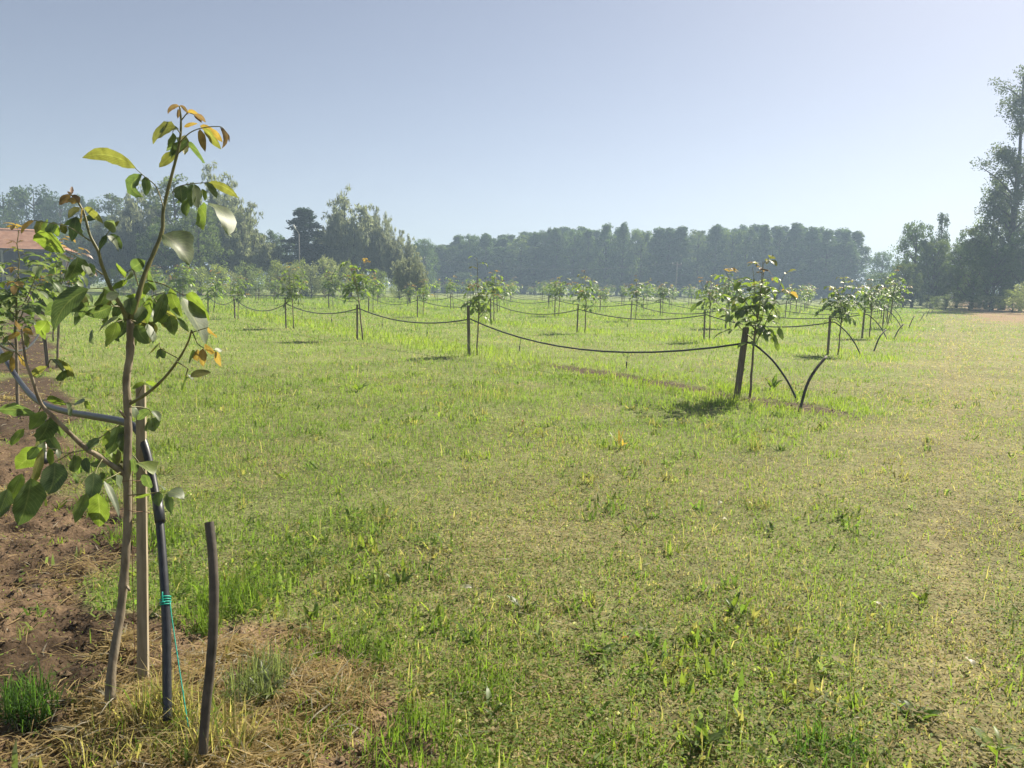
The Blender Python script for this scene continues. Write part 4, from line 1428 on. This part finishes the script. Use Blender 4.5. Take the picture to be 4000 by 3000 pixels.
GW, YW, SW = (.09, .14, .03), (.15, .20, .03), (.15, .17, .10)
for i, a in enumerate([
    (2870, 2400, 13, .13, .022, .9, (GW, YW), "upright strap-leaved weed right of centre in the foreground grass"),
    (3560, 2800, 16, .10, .022, .5, (GW, SW), "large sprawling pale-leaved weed in the lower right grass"),
    (3900, 2960, 7, .14, .028, .5, (YW, GW), "big bright-leaved weed in the bottom right corner"),
    (1050, 2740, 16, .13, .022, .8, (SW,), "grey-green weed clump right of the open standing pipe"),
    (1400, 1525, 9, .20, .06, .5, (YW, GW), "bright broad-leaved weed in the grass left of centre"),
    (2420, 1750, 7, .20, .022, 1.0, (YW, (.34, .22, .06)), "yellowing upright weed standing alone in the middle of the lawn"),
    (2330, 2560, 10, .09, .030, .6, (GW, YW), "small dark rosette weed below the middle of the lawn"),
    (2050, 2380, 9, .09, .022, .6, (SW, GW), "silvery small weed just below the picture centre"),
    (1560, 2290, 10, .10, .020, .9, (GW, SW), "narrow-leaved weed at the edge of the bare soil"),
    (1210, 2430, 7, .10, .028, .7, (GW, YW), "small weed on the crumbly soil right of the open pipe"),
    (2740, 2930, 9, .12, .03, .8, (GW, YW), "dark leafy weed at the bottom edge right of centre"),
    (2930, 1190 + 420, 6, .16, .03, 1.0, (GW, SW), "tall weed by the foot of the second row's hose end"),
    (3020, 1520, 12, .26, .05, 1.1, (GW, YW), "leafy weed climbing round the downturned hose of the second row"),
    (1920, 2800, 8, .10, .022, .8, (YW, GW), "bright grassy weed on the lower edge of the bare soil"),
    (3000, 2080, 7, .09, .025, .7, (SW, GW), "small grey weed among dry grass at right"),
    (150, 2700, 8, .07, .035, .7, (GW,), "little green weed on dark soil in the lower left corner"),
]):
    weed(*a, seed=40 + i)

# pale dead leaves lying in the grass
Rl = random.Random(3)
for i, (px, py, L, lab) in enumerate([(3800, 2640, .06, "large curled pale dead leaf lying in the lower right grass"), (3790, 2610, .035, "small pale dead leaf just above a larger one at lower right"), (3450, 2400, .05, "pale crumpled dead leaf in dry grass at right"), (2840, 2050, .05, "pale dead leaf below the second row's end"), (2935, 1985, .04, "bleached dead leaf in the dry grass near the second row's end"),
                                     (2800, 1180 + 810, .05, "pale twisted dead leaf beside a bleached one in mid lawn"), (1800, 2330, .06, "curled grey dead leaf at the picture's lower middle"), (2430, 2520, .045, "brown dead leaf on the lower lawn right of centre"), (3650, 1290, .16, "white scrap lying on the grassy path at far right"), (2040, 1660, .05, "orange dead leaf on the lawn in mid picture")]):
    g = ground(px, py)
    a = Rl.uniform(0, 6.28)
    B = np.array([0, 0, .03])
    T = np.array([math.cos(a) * L, math.sin(a) * L, .05])
    V, Q, lt, lv = leaf_grid(B, T, (B + T) / 2 + np.array([0, 0, L * .35]), np.array([.3, -.3, .9]), L * .55, fold=.5, nt_=6, na=2, wave=.12, seed=i)
    c = (.45, .2, .06) if 'orange' in lab else ((.25, .13, .07) if 'brown' in lab else (.58, .53, .46))
    me = mesh_np("dead_leaf", V, Q, col=np.tile(c, (len(V), 1)), attrs={'lt': lt, 'lv': lv}, smooth=True)
    o = link("dead_leaf", me, M_LEAF)
    o.location = (g[0], g[1], 0)
    tag(o, lab, "leaf", "dead leaves on the ground")


# ------------------------------------------------------------------ background trees
def foliage_mesh(name, centres, radii, per, size, col, seed, aspect=0.6, upright=0.0, flat=0.75, shade=0.25):
    """leaf-sized faces gathered in clumps; centres (n,3), radii (n,)"""
    rng = np.random.default_rng(seed)
    n = len(centres)
    idx = np.repeat(np.arange(n), per)
    k = len(idx)
    d = nrm(rng.normal(size=(k, 3)))
    rr = rng.random(k) ** 0.45
    P = centres[idx] + d * (rr * radii[idx])[:, None] * np.array([1, 1, flat])
    a = nrm(rng.normal(size=(k, 3)) + np.array([0, 0, upright]))
    b = nrm(np.cross(a, nrm(rng.normal(size=(k, 3)))))
    s = size * (0.6 + 0.8 * rng.random(k))[:, None]
    V = np.stack([P - a * s * .5, P + b * s * aspect * .5, P + a * s * .5, P - b * s * aspect * .5], 1).reshape(-1, 3)
    Q = np.arange(k)[:, None] * 4 + np.array([[0, 1, 2, 3]])
    tone = 1 + shade * (rng.random(n)[idx] - .5) * 2 * .8 + .3 * (rng.random(k) - .5)
    hue = rng.random(n)[idx][:, None] * .25
    C = np.array(col) * tone[:, None] * (1 - hue) + np.array([col[0] * 1.5, col[1] * 1.25, col[2] * .8]) * tone[:, None] * hue
    return mesh_np(name, V, Q, col=np.repeat(C, 4, axis=0))


def limbs_mesh(trunk, limbs):
    acc = Acc()
    tube(acc, *trunk, sides=7)
    for P, r in limbs:
        tube(acc, P, r, sides=5, cap=False)
    return acc.mesh("trunk")


def clump_tree(seed, H, prof, z0, nc, cr, per, size, col, trunk_r, lobes=None, **kw):
    """prof(t) radius of the crown at relative height t; returns trunk mesh, crown mesh, height, width"""
    R = random.Random(seed)
    C, rad, limbs = [], [], []
    for i in range(nc):
        t = R.random() ** 0.9
        zz = z0 + (H - z0 - cr * .5) * t
        a = R.random() * 6.28
        pr = prof(t)
        q = pr * math.sqrt(R.uniform(.12, 1.0))
        lob = 1 + 0.18 * math.sin(3 * a + seed) + .1 * math.sin(5 * a + 2.3 * zz)
        c = np.array([q * lob * math.cos(a), q * lob * math.sin(a), zz])
        C.append(c)
        rad.append(cr * R.uniform(.6, 1.25) * (1.0 if t < .8 else .8))
        if i % 3 == 0:
            zb = max(H * .08, zz - q * R.uniform(.7, 1.3) - .4)
            b = np.array([0, 0, zb])
            mid = b * .5 + c * .5 + np.array([0, 0, -.1 * q])
            limbs.append((np.array([b, mid, c]), np.array([trunk_r * .38, trunk_r * .22, trunk_r * .06])))
    C, rad = np.array(C), np.array(rad)
    zt = np.linspace(-.2, H * .93, 9)
    tr = (np.stack([np.array([R.uniform(-.02, .02) * H * .3 * (i / 8) for i in range(9)]), np.array([R.uniform(-.02, .02) * H * .3 * (i / 8) for i in range(9)]), zt], -1), np.linspace(trunk_r * 1.15, trunk_r * .12, 9))
    me_c = foliage_mesh("crown", C, rad, per, size, col, seed, **kw)
    W = 2 * max(prof(t) for t in np.linspace(0, 1, 20)) + cr
    return limbs_mesh(tr, limbs), me_c, H, W


def willow_tree(seed, H, W, nl, col, per=26, size=.5):
    """many rising stems with narrow leaf sprays"""
    R = random.Random(seed)
    C, rad, limbs = [], [], []
    for i in range(nl):
        a = R.random() * 6.28
        reach = W * .5 * math.sqrt(R.random())
        top = H * (1 - .45 * (reach / (W * .5)) ** 1.6) * R.uniform(.68, 1.0)
        b = np.array([R.uniform(-.3, .3), R.uniform(-.3, .3), H * R.uniform(.05, .25)])
        e = np.array([reach * math.cos(a), reach * math.sin(a), top])
        mid = b * .45 + e * .55 + np.array([math.cos(a), math.sin(a), 0]) * reach * .22
        P = smooth_path([b, mid, e], 6)
        limbs.append((P[::2], np.linspace(H * .011, H * .0018, len(P[::2]))))
        for j in range(3, len(P)):
            for q in range(3):
                C.append(P[j] + np.array([R.gauss(0, .42), R.gauss(0, .42), R.gauss(0, .45)]) * H / 13)
                rad.append(H * .034 * R.uniform(.6, 1.3))
    zt = np.linspace(-.2, H * .35, 5)
    tr = (np.stack([zt * 0, zt * 0, zt], -1), np.linspace(H * .028, H * .016, 5))
    me = foliage_mesh("crown", np.array(C), np.array(rad), per, size, col, seed, aspect=.26, upright=1.1, flat=1.0, shade=.2)
    return limbs_mesh(tr, limbs), me, H, W


def conifer_tree(seed, H, W, col):
    R = random.Random(seed)
    C, rad, limbs = [], [], []
    for i in range(95):
        t = R.random() ** .8
        z = H * (.05 + .93 * t)
        a = i * 2.4 + R.uniform(-.3, .3)
        L = W * .5 * ((1 - t) ** .8 * .9 + .06) * R.choice((.55, .8, .9, 1.0, 1.25))
        rise = R.uniform(-.1, .25)
        for s in np.linspace(.1, 1, 7):
            C.append(np.array([math.cos(a) * L * s, math.sin(a) * L * s, z + rise * L * s * s - .1 * L * s]) + np.array([R.gauss(0, .12), R.gauss(0, .12), R.gauss(0, .12)]))
            rad.append(.50 * (1.2 - .6 * s))
        limbs.append((np.array([[0, 0, z], [math.cos(a) * L, math.sin(a) * L, z + (rise - .1) * L]]), np.array([.06, .02])))
    zt = np.linspace(-.2, H * .97, 6)
    tr = (np.stack([zt * 0, zt * 0, zt], -1), np.linspace(H * .02, .02, 6))
    me = foliage_mesh("crown", np.array(C), np.array(rad), 20, .30, col, seed, aspect=.4, flat=.75, shade=.2)
    return limbs_mesh(tr, limbs), me, H, W


def shrub_tree(seed, H, W, col, size=.2, nc=60, per=45):
    return clump_tree(seed, H, lambda t: W * .42 * math.sin(math.pi * (.18 + .72 * t)) ** .7, H * .10, nc, W * .14, per, size, col, H * .02, flat=.95, upright=.5)


BT = {}


def reg(key, lst):
    out = []
    for tr, cr, H, W in lst:
        tr.materials.append(M_TRUNK)
        cr.materials.append(M_FOL)
        co = np.empty(len(cr.vertices) * 3, np.float32)
        cr.vertices.foreach_get("co", co)
        co = co.reshape(-1, 3)
        out.append((tr, cr, float(np.percentile(co[:, 2], 99.8)), 2 * float(np.percentile(np.hypot(co[:, 0], co[:, 1]), 97))))
    BT[key] = out


def prof_pop(t):
    return 2.5 * (math.sin(math.pi * (.10 + .80 * t)) ** .55) * (1.0 if t < .55 else 1 - .72 * (t - .55) / .45)


reg('poplar', [clump_tree(500 + i, 16.5 + (i % 3) * .6, prof_pop, 0.9 + .5 * (i % 2), 230, .58, 38, .29, ((.060, .096, .034), (.070, .108, .032), (.055, .088, .034))[i % 3], .24, flat=1.35, upright=.8, shade=.4) for i in range(5)])
reg('round', [clump_tree(520 + i, 11, lambda t: 3.8 * math.sin(math.pi * (.12 + .78 * t)) ** .6, 1.2, 150, .9, 64, .26, ((.070, .108, .032), (.088, .122, .034), (.060, .092, .030))[i], .26, flat=.8, shade=.35) for i in range(3)])
reg('oak', [clump_tree(530 + i, 13, lambda t: 4.6 * math.sin(math.pi * (.16 + .72 * t)) ** .6, 1.0, 120, 1.25, 55, .36, ((.045, .072, .026), (.052, .078, .024))[i], .32, flat=.8, shade=.35) for i in range(2)])
reg('slim', [clump_tree(540 + i, 14, lambda t: 2.2 * math.sin(math.pi * (.12 + .78 * t)) ** .8, 2.5, 90, .75, 55, .26, ((.10, .135, .045), (.095, .125, .05))[i], .2, flat=.9, upright=.4, shade=.3) for i in range(2)])
reg('willow', [willow_tree(550 + i, 13, (9.0, 6.5, 10.0)[i], (30, 20, 30)[i], ((.185, .200, .140), (.175, .192, .132), (.185, .205, .125))[i]) for i in range(3)])
reg('conifer', [conifer_tree(560, 13, 6.0, (.022, .040, .026))])
reg('lombardy', [clump_tree(570, 14, lambda t: 1.25 * math.sin(math.pi * (.08 + .84 * t)) ** .6, 3.0, 60, .6, 50, .26, (.050, .075, .03), .2, flat=1.2, upright=1.2)])
reg('shrub', [shrub_tree(580 + i, 5, 5.0, ((.20, .24, .065), (.16, .205, .075), (.20, .225, .11))[i]) for i in range(3)])


def tall_tree(seed):
    """high open tree with airy tiers of leaves"""
    R = random.Random(seed)
    H = 27.0
    C, rad, limbs = [], [], []
    for i in range(52):
        z = R.uniform(5, 25)
        a = i * 2.4
        L = (3.6 if z > 9 else 4.4) * R.uniform(.45, 1.1) * (1 - .5 * max(0, (z - 18) / 9))
        e = np.array([math.cos(a) * L, math.sin(a) * L, z + L * R.uniform(.1, .5)])
        b = np.array([0, 0, z - L * .5])
        limbs.append((smooth_path([b, (b + e) / 2 + np.array([0, 0, .3]), e], 4), np.linspace(.14, .03, 9)))
        for s in np.linspace(.45, 1.05, 6):
            c = b + (e - b) * s
            C.append(c + np.array([R.gauss(0, .5), R.gauss(0, .5), R.gauss(0, .35)]))
            rad.append(R.uniform(.6, 1.25))
    for i in range(8):
        C.append(np.array([R.gauss(0, .6), R.gauss(0, .6), 24.6 + .3 * i]))
        rad.append(.8)
    zt = np.linspace(-.2, 26.3, 10)
    tr = (np.stack([np.sin(zt * .2) * .25, np.cos(zt * .23) * .2, zt], -1), np.linspace(.42, .05, 10))
    me = foliage_mesh("crown", np.array(C), np.array(rad), 74, .22, (.085, .108, .055), seed, flat=.8, shade=.2)
    return limbs_mesh(tr, limbs), me, H, 9.0


reg('tall', [tall_tree(590)])
RB = random.Random(77)


def plant(name, px, top, d, wpx, key, label, group=None, var=None, cat="tree", crown="crown"):
    lst = BT[key]
    tr, cr, H, W = lst[RB.randrange(len(lst)) if var is None else var]
    p = at(px, hor(px), d)
    h = at(px, top, d)[2]
    w = wpx * d / FPX
    t = empty(name, (p[0], p[1], 0), RB.uniform(0, 6.28))
    t.scale = (w / W, w / W, h / H)
    tag(t, label, cat, group)
    link("trunk", tr, None, t)
    link(crown, cr, None, t)
    return t


# far plantation: front rank named one by one from the left, ranks behind share a label
TOP = [(1620, 960), (1660, 945), (1700, 955), (1780, 935), (1850, 925), (1880, 905), (1960, 918), (2050, 905), (2120, 900), (2230, 888), (2330, 892), (2430, 885), (2500, 897), (2600, 893), (2700, 900), (2800, 892), (2910, 880), (3000, 890), (3120, 884), (3220, 892), (3300, 892), (3345, 900), (3380, 945)]
xs, ts = [q[0] for q in TOP], [q[1] for q in TOP]
G1 = "front rank of the far plantation"
x, i = 1640.0, 1
while x < 3375:
    tp = float(np.interp(x, xs, ts)) + RB.uniform(-14, 16)
    d = 172 - 10 * (x - 1640) / 1735 + RB.uniform(-2.5, 2.5)
    plant("plantation_tree", x, tp, d, RB.uniform(110, 160), RB.choice(('poplar', 'poplar', 'poplar', 'slim', 'round')), f"dark tall tree, {ORD[i]} from the left in the far tree line's front rank", G1)
    x += RB.uniform(40, 72)
    i += 1
for rank in (1, 2):
    x = 1600.0 + 30 * rank
    while x < 3330:
        tp = float(np.interp(x, xs, ts)) + RB.uniform(-2, 22)
        plant("poplar_tree", x, tp, 172 + 9 * rank + RB.uniform(-2.5, 2.5), RB.uniform(115, 165), 'poplar', "poplar in the ranks behind the front of the far tree line", "rear ranks of the far plantation")
        x += RB.uniform(66, 92)
# undergrowth along the foot of the plantation
x, i = 1690.0, 1
while x < 3400:
    plant("shrub", x, hor(x) - RB.uniform(25, 60), 160 + RB.uniform(-4, 4), RB.uniform(90, 130), 'oak', f"dark undergrowth bush, {ORD[i]} from the left at the foot of the far tree line", "undergrowth below the far plantation", cat="bush")
    x += RB.uniform(95, 125)
    i += 1

BG = [
    # left wood
    ("oak_tree", 30, 745, 128, 300, 'oak', "dark rounded tree at the far left edge above the red roof"),
    ("oak_tree", 150, 735, 132, 260, 'oak', "tallest dark tree of the wood right above the red roof"),
    ("oak_tree", 250, 775, 130, 230, 'oak', "dark tree on the right shoulder of the wood above the roof"),
    ("oak_tree", -60, 790, 118, 260, 'oak', "lighter green tree bulging in at the left frame edge"),
    ("oak_tree", 345, 775, 135, 150, 'round', "small dome-topped dark tree between the wood and the slim poplar"),
    ("slim_tree", 450, 762, 112, 170, 'slim', "slim upright tree standing alone against the sky at left"),
    ("oak_tree", 330, 900, 105, 240, 'round', "green leafy tree beside the right end of the red roof"),
    ("willow_tree", 430, 850, 96, 190, 'willow', "grey-green willow left of the foreground tree's leading shoot"),
    ("willow_tree", 520, 840, 100, 170, 'willow', "pale bushy willow behind the foreground tree's leading shoot"),
    ("willow_tree", 590, 725, 98, 190, 'willow', "sparse grey willow rising just left of the leading shoot"),
    ("slim_tree", 690, 692, 92, 230, 'slim', "green poplar-like tree with two tops right of the leading shoot"),
    ("willow_tree", 860, 668, 98, 260, 'willow', "tallest grey-green willow of the left group against the sky"),
    ("willow_tree", 950, 800, 92, 260, 'willow', "broad drooping willow on the right side of the left group"),
    ("round_tree", 780, 810, 86, 230, 'round', "yellow-green leafy tree in front of the tallest left willow"),
    ("round_tree", 650, 880, 84, 220, 'round', "dark green tree low behind the leading shoot"),
    ("round_tree", 1060, 905, 110, 140, 'round', "small dark tree in the dip left of the conifer"),
    ("round_tree", 1120, 930, 120, 130, 'round', "low dark tree just left of the conifer's foot"),
    ("conifer_tree", 1190, 820, 96, 270, 'conifer', "dark ragged conifer left of the twin willows"),
    ("willow_tree", 1365, 764, 98, 200, 'willow', "big airy grey willow right of the conifer"),
    ("willow_tree", 1480, 816, 100, 135, 'willow', "smaller upright willow just right of the big one"),
    ("willow_tree", 1290, 860, 101, 150, 'willow', "low grey willow between the conifer and the big willow"),
    ("round_tree", 1300, 960, 104, 220, 'round', "dark leafy tree below the big willow"),
    ("round_tree", 1430, 950, 106, 220, 'round', "dark leafy tree below the smaller willow"),
    ("willow_tree", 1560, 905, 96, 130, 'willow', "thin grey willow at the left end of the far tree line"),
    ("willow_tree", 1600, 990, 72, 130, 'willow', "grey thicket with leaning stems at the orchard's left corner"),
    ("round_tree", 1660, 935, 150, 120, 'round', "pale green tree where the far tree line begins"),
    # right side
    ("round_tree", 3440, 985, 150, 110, 'round', "small round airy tree in the gap right of the far tree line"),
    ("bush_tree", 3440, 1065, 105, 130, 'round', "yellowish bushy tree left of the dark right-hand wood"),
    ("round_tree", 3565, 872, 92, 170, 'round', "dark round-topped tree at the left end of the right-hand wood"),
    ("lombardy_tree", 3658, 836, 94, 66, 'lombardy', "narrow pointed poplar rising out of the right-hand wood"),
    ("round_tree", 3640, 940, 90, 170, 'round', "dense green tree below the narrow pointed poplar"),
    ("round_tree", 3740, 950, 92, 170, 'round', "green tree right of the narrow pointed poplar"),
    ("round_tree", 3800, 895, 88, 180, 'round', "bright green tree left of the tall tree at right"),
    ("slim_tree", 3855, 705, 86, 150, 'slim', "slender tree leaning against the tall tree at right"),
    ("tall_tree", 3925, 300, 84, 290, 'tall', "very tall airy tree at the right frame edge"),
    ("round_tree", 3880, 960, 80, 190, 'round', "dense dark tree at the foot of the tall tree at right"),
    ("round_tree", 3990, 900, 80, 200, 'round', "dark tree cut by the right frame edge"),
    ("round_tree", 3600, 960, 108, 190, 'oak', "broad dark tree filling the left of the right-hand wood from behind"),
    ("round_tree", 3700, 985, 110, 200, 'oak', "broad dark tree behind the narrow pointed poplar"),
    ("round_tree", 3830, 930, 108, 220, 'oak', "broad dark tree behind the slender tree at right"),
    ("round_tree", 3950, 880, 106, 230, 'oak', "broad dark tree behind the foot of the tall tree"),
    ("round_tree", 3530, 1030, 86, 120, 'round', "low leafy tree at the wood's left corner by the path"),
]
for nme, px, tp, d, w, key, lab in BG:
    plant(nme, px, tp, d, w, key, lab, "trees around the field")

SH = [(460, 1050, 80, 110), (600, 1045, 80, 120), (770, 1040, 82, 130), (850, 1030, 80, 110), (960, 1020, 80, 110), (1130, 1030, 78, 90), (1215, 1025, 80, 90), (1480, 1050, 82, 80), (1085, 1015, 80, 110), (1170, 1012, 84, 80), (1270, 1000, 82, 130), (1350, 1015, 86, 75), (1010, 1045, 82, 90), (1420, 1060, 84, 90), (900, 1060, 84, 110), (700, 1070, 82, 110), (520, 1060, 84, 90), (220, 1030, 64, 55), (1560, 1070, 80, 90), (1640, 1080, 88, 80)]
for i, (px, tp, d, w) in enumerate(sorted(SH)):
    plant("shrub", px, tp, d, w, 'shrub', f"yellow-green shrub, {ORD[i + 1]} from the left in the hedge behind the orchard", "shrubs behind the orchard on the left", cat="shrub", crown="foliage")
SH2 = [(3625, 1150, 86, 100), (3700, 1150, 80, 110), (3790, 1165, 78, 110), (3870, 1150, 76, 120), (3960, 1130, 72, 120), (4030, 1100, 66, 160), (3520, 1140, 88, 90)]
for i, (px, tp, d, w) in enumerate(sorted(SH2)):
    plant("shrub", px, tp, d, w, 'shrub', f"low green bush, {ORD[i + 1]} from the left at the foot of the right-hand wood", "bushes along the right-hand wood", cat="shrub", crown="foliage")


# ------------------------------------------------------------------ barn with red tiled roof
def build_barn():
    d = 82.0
    e1 = at(262, 978, d)
    ex, ey = e1[0], e1[1]
    ze, zr = e1[2], at(60, 905, d + 4)[2]
    Lx, Dp = 26.0, 9.0
    t = empty("barn", (ex, ey, 0), math.radians(23))
    tag(t, "old barn with red tiled roof and dark open side at far left", "barn")
    M_TILE = plain_material("red_tiles", (0.27, 0.135, 0.08), (0.42, 0.24, 0.15), 1.6, 0.9, 0.1, detail=6)
    M_BW = plain_material("dark_boards", (0.035, 0.025, 0.02), (0.075, 0.055, 0.045), 2.0, 0.9, 0.1, stretch=(4, 1, .3))
    # roof slopes with real tile courses stepping up; hipped right end
    hip = 3.6
    nrow = 16
    acc = Acc()
    for i in range(nrow):
        f0, f1 = i / nrow, (i + 1) / nrow
        z0, z1 = ze + (zr - ze) * f0 + .06, ze + (zr - ze) * f1 + .02
        y0, y1 = Dp / 2 * f0, Dp / 2 * f1
        for sgn in (1, -1):
            ya, yb = (y0, y1) if sgn > 0 else (Dp - y0, Dp - y1)
            xa, xb = -hip * f0, -hip * f1
            V = [(-Lx, ya, z0), (xa, ya, z0), (xb, yb, z1), (-Lx, yb, z1)]
            V += [(a, b, c - .05) for a, b, c in V]
            Q = [(0, 1, 2, 3), (7, 6, 5, 4), (0, 4, 5, 1), (1, 5, 6, 2), (2, 6, 7, 3), (3, 7, 4, 0)]
            acc.add(V, Q)
        V = [(-hip * f0, y0, z0), (-hip * f0, Dp - y0, z0), (-hip * f1, Dp - y1, z1), (-hip * f1, y1, z1)]
        V += [(a, b, c - .05) for a, b, c in V]
        acc.add(V, [(0, 1, 2, 3), (7, 6, 5, 4), (0, 4, 5, 1), (1, 5, 6, 2), (2, 6, 7, 3), (3, 7, 4, 0)])
    r = link("roof", acc.mesh("roof", smooth=False), M_TILE, t)
    acc = Acc()
    tube(acc, [(-Lx, Dp / 2, zr + .05), (-hip, Dp / 2, zr + .05)], .14, 8)
    link("ridge", acc.mesh("ridge"), M_TILE, r)
    acc = Acc()
    tube(acc, [(-Lx, -.06, ze - .02), (0.02, -.06, ze - .02)], .07, 6)
    link("gutter", acc.mesh("gutter"), M_BW, r)
    acc = Acc()
    box(acc, (-Lx / 2 - .8, Dp - .9), Lx - 2.0, .2, 0, ze - .1)
    link("back_wall", acc.mesh("back_wall", smooth=False), M_BW, t)
    acc = Acc()
    box(acc, (-1.0, Dp / 2 + .8), .2, Dp - 2.4, 0, ze - .08)
    link("end_wall", acc.mesh("end_wall", smooth=False), M_BW, t)
    acc = Acc()
    box(acc, (-Lx / 2, 2.6), Lx - 2.6, .15, 0, ze - .2)
    link("front_boards", acc.mesh("front_boards", smooth=False), M_BW, t)
    M_POST = plain_material("weathered_post", (.2, .18, .15), (.34, .31, .27), 4, .9, .1)
    for px in (-.35, -6.0, -11.6, -17.2):
        acc = Acc()
        box(acc, (px, .35), .2, .2, 0, ze - .03)
        link("post", acc.mesh("post", smooth=False), M_POST, t)


build_barn()


# ------------------------------------------------------------------ utility poles and wire, lamp
def pole(px, top, d, label, arm=True):
    p = at(px, hor(px), d)
    h = at(px, top, d)[2]
    t = empty("utility_pole", (p[0], p[1], 0))
    tag(t, label, "pole", "utility poles before the far tree line")
    acc = Acc()
    tube(acc, [(0, 0, -.1), (0, 0, h * .5), (0, 0, h)], [.13, .11, .09], 8)
    link("shaft", acc.mesh("shaft"), M_PALEPOLE, t)
    acc = Acc()
    box(acc, (0, 0), 1.6, .1, h - .45, h - .33)
    link("crossarm", acc.mesh("crossarm", smooth=False), M_PALEPOLE, t)
    for s in (-.7, .7):
        acc = Acc()
        tube(acc, [(s, 0, h - .33), (s, 0, h - .26), (s, 0, h - .22), (s, 0, h - .12), (s, 0, h - .1)], [.03, .08, .06, .08, .02], 7)
        link("insulator", acc.mesh("insulator"), M_WHITE, t)
    return np.array([p[0], p[1], h - .1])


M_PALEPOLE = plain_material("grey_pole", (.16, .15, .135), (.28, .265, .24), 3, .85, .2)
a = pole(2640, 1024, 128, "grey utility pole with white insulators right of centre before the tree line")
b = pole(1640, 1000, 118, "grey utility pole behind the grey thicket left of centre")
acc = Acc()
tube(acc, np.concatenate([sag_pts(b, a, 1.5, 24), a[None]]), .014, 5)
tag(link("overhead_wire", acc.mesh("overhead_wire"), M_PALEPOLE), "thin overhead wire crossing in front of the far tree line", "wire")

p = at(1171, hor(1171), 88)
zt = at(1171, 915, 88)[2]
t = empty("lamp_post", (p[0], p[1], 0))
tag(t, "tall thin grey lamp post before the dark conifer", "lamp post")
acc = Acc()
tube(acc, [(0, 0, -.1), (0, 0, zt * .5), (0, 0, zt)], [.08, .065, .05], 8)
link("shaft", acc.mesh("shaft"), M_PALEPOLE, t)
acc = Acc()
tube(acc, [(0, 0, zt), (-.12, 0, zt + .2), (-.35, 0, zt + .55)], [.05, .045, .04], 7)
link("arm", acc.mesh("arm"), M_PALEPOLE, t)
acc = Acc()
tube(acc, [(-.33, 0, zt + .5), (-.4, 0, zt + .62), (-.62, 0, zt + .95), (-.66, 0, zt + 1.0)], [.05, .1, .1, .04], 8)
link("lamp_head", acc.mesh("lamp_head"), M_WHITE, t)

# ------------------------------------------------------------------ haze
acc = Acc()
box(acc, (0, 0), 1960, 1960, -1.2, 33)
hz = link("haze", acc.mesh("haze", smooth=False))
mt, nt, out = new_mat("haze_air")
pv = N(nt, 'ShaderNodeVolumePrincipled')
pv.inputs['Color'].default_value = (0.58, 0.78, 1.0, 1)
pv.inputs['Density'].default_value = 0.0016
pv.inputs['Anisotropy'].default_value = 0.12
nt.links.new(pv.outputs[0], out.inputs['Volume'])
hz.data.materials.append(mt)
tag(hz, "pale summer haze over the whole field", "haze", None, "stuff")
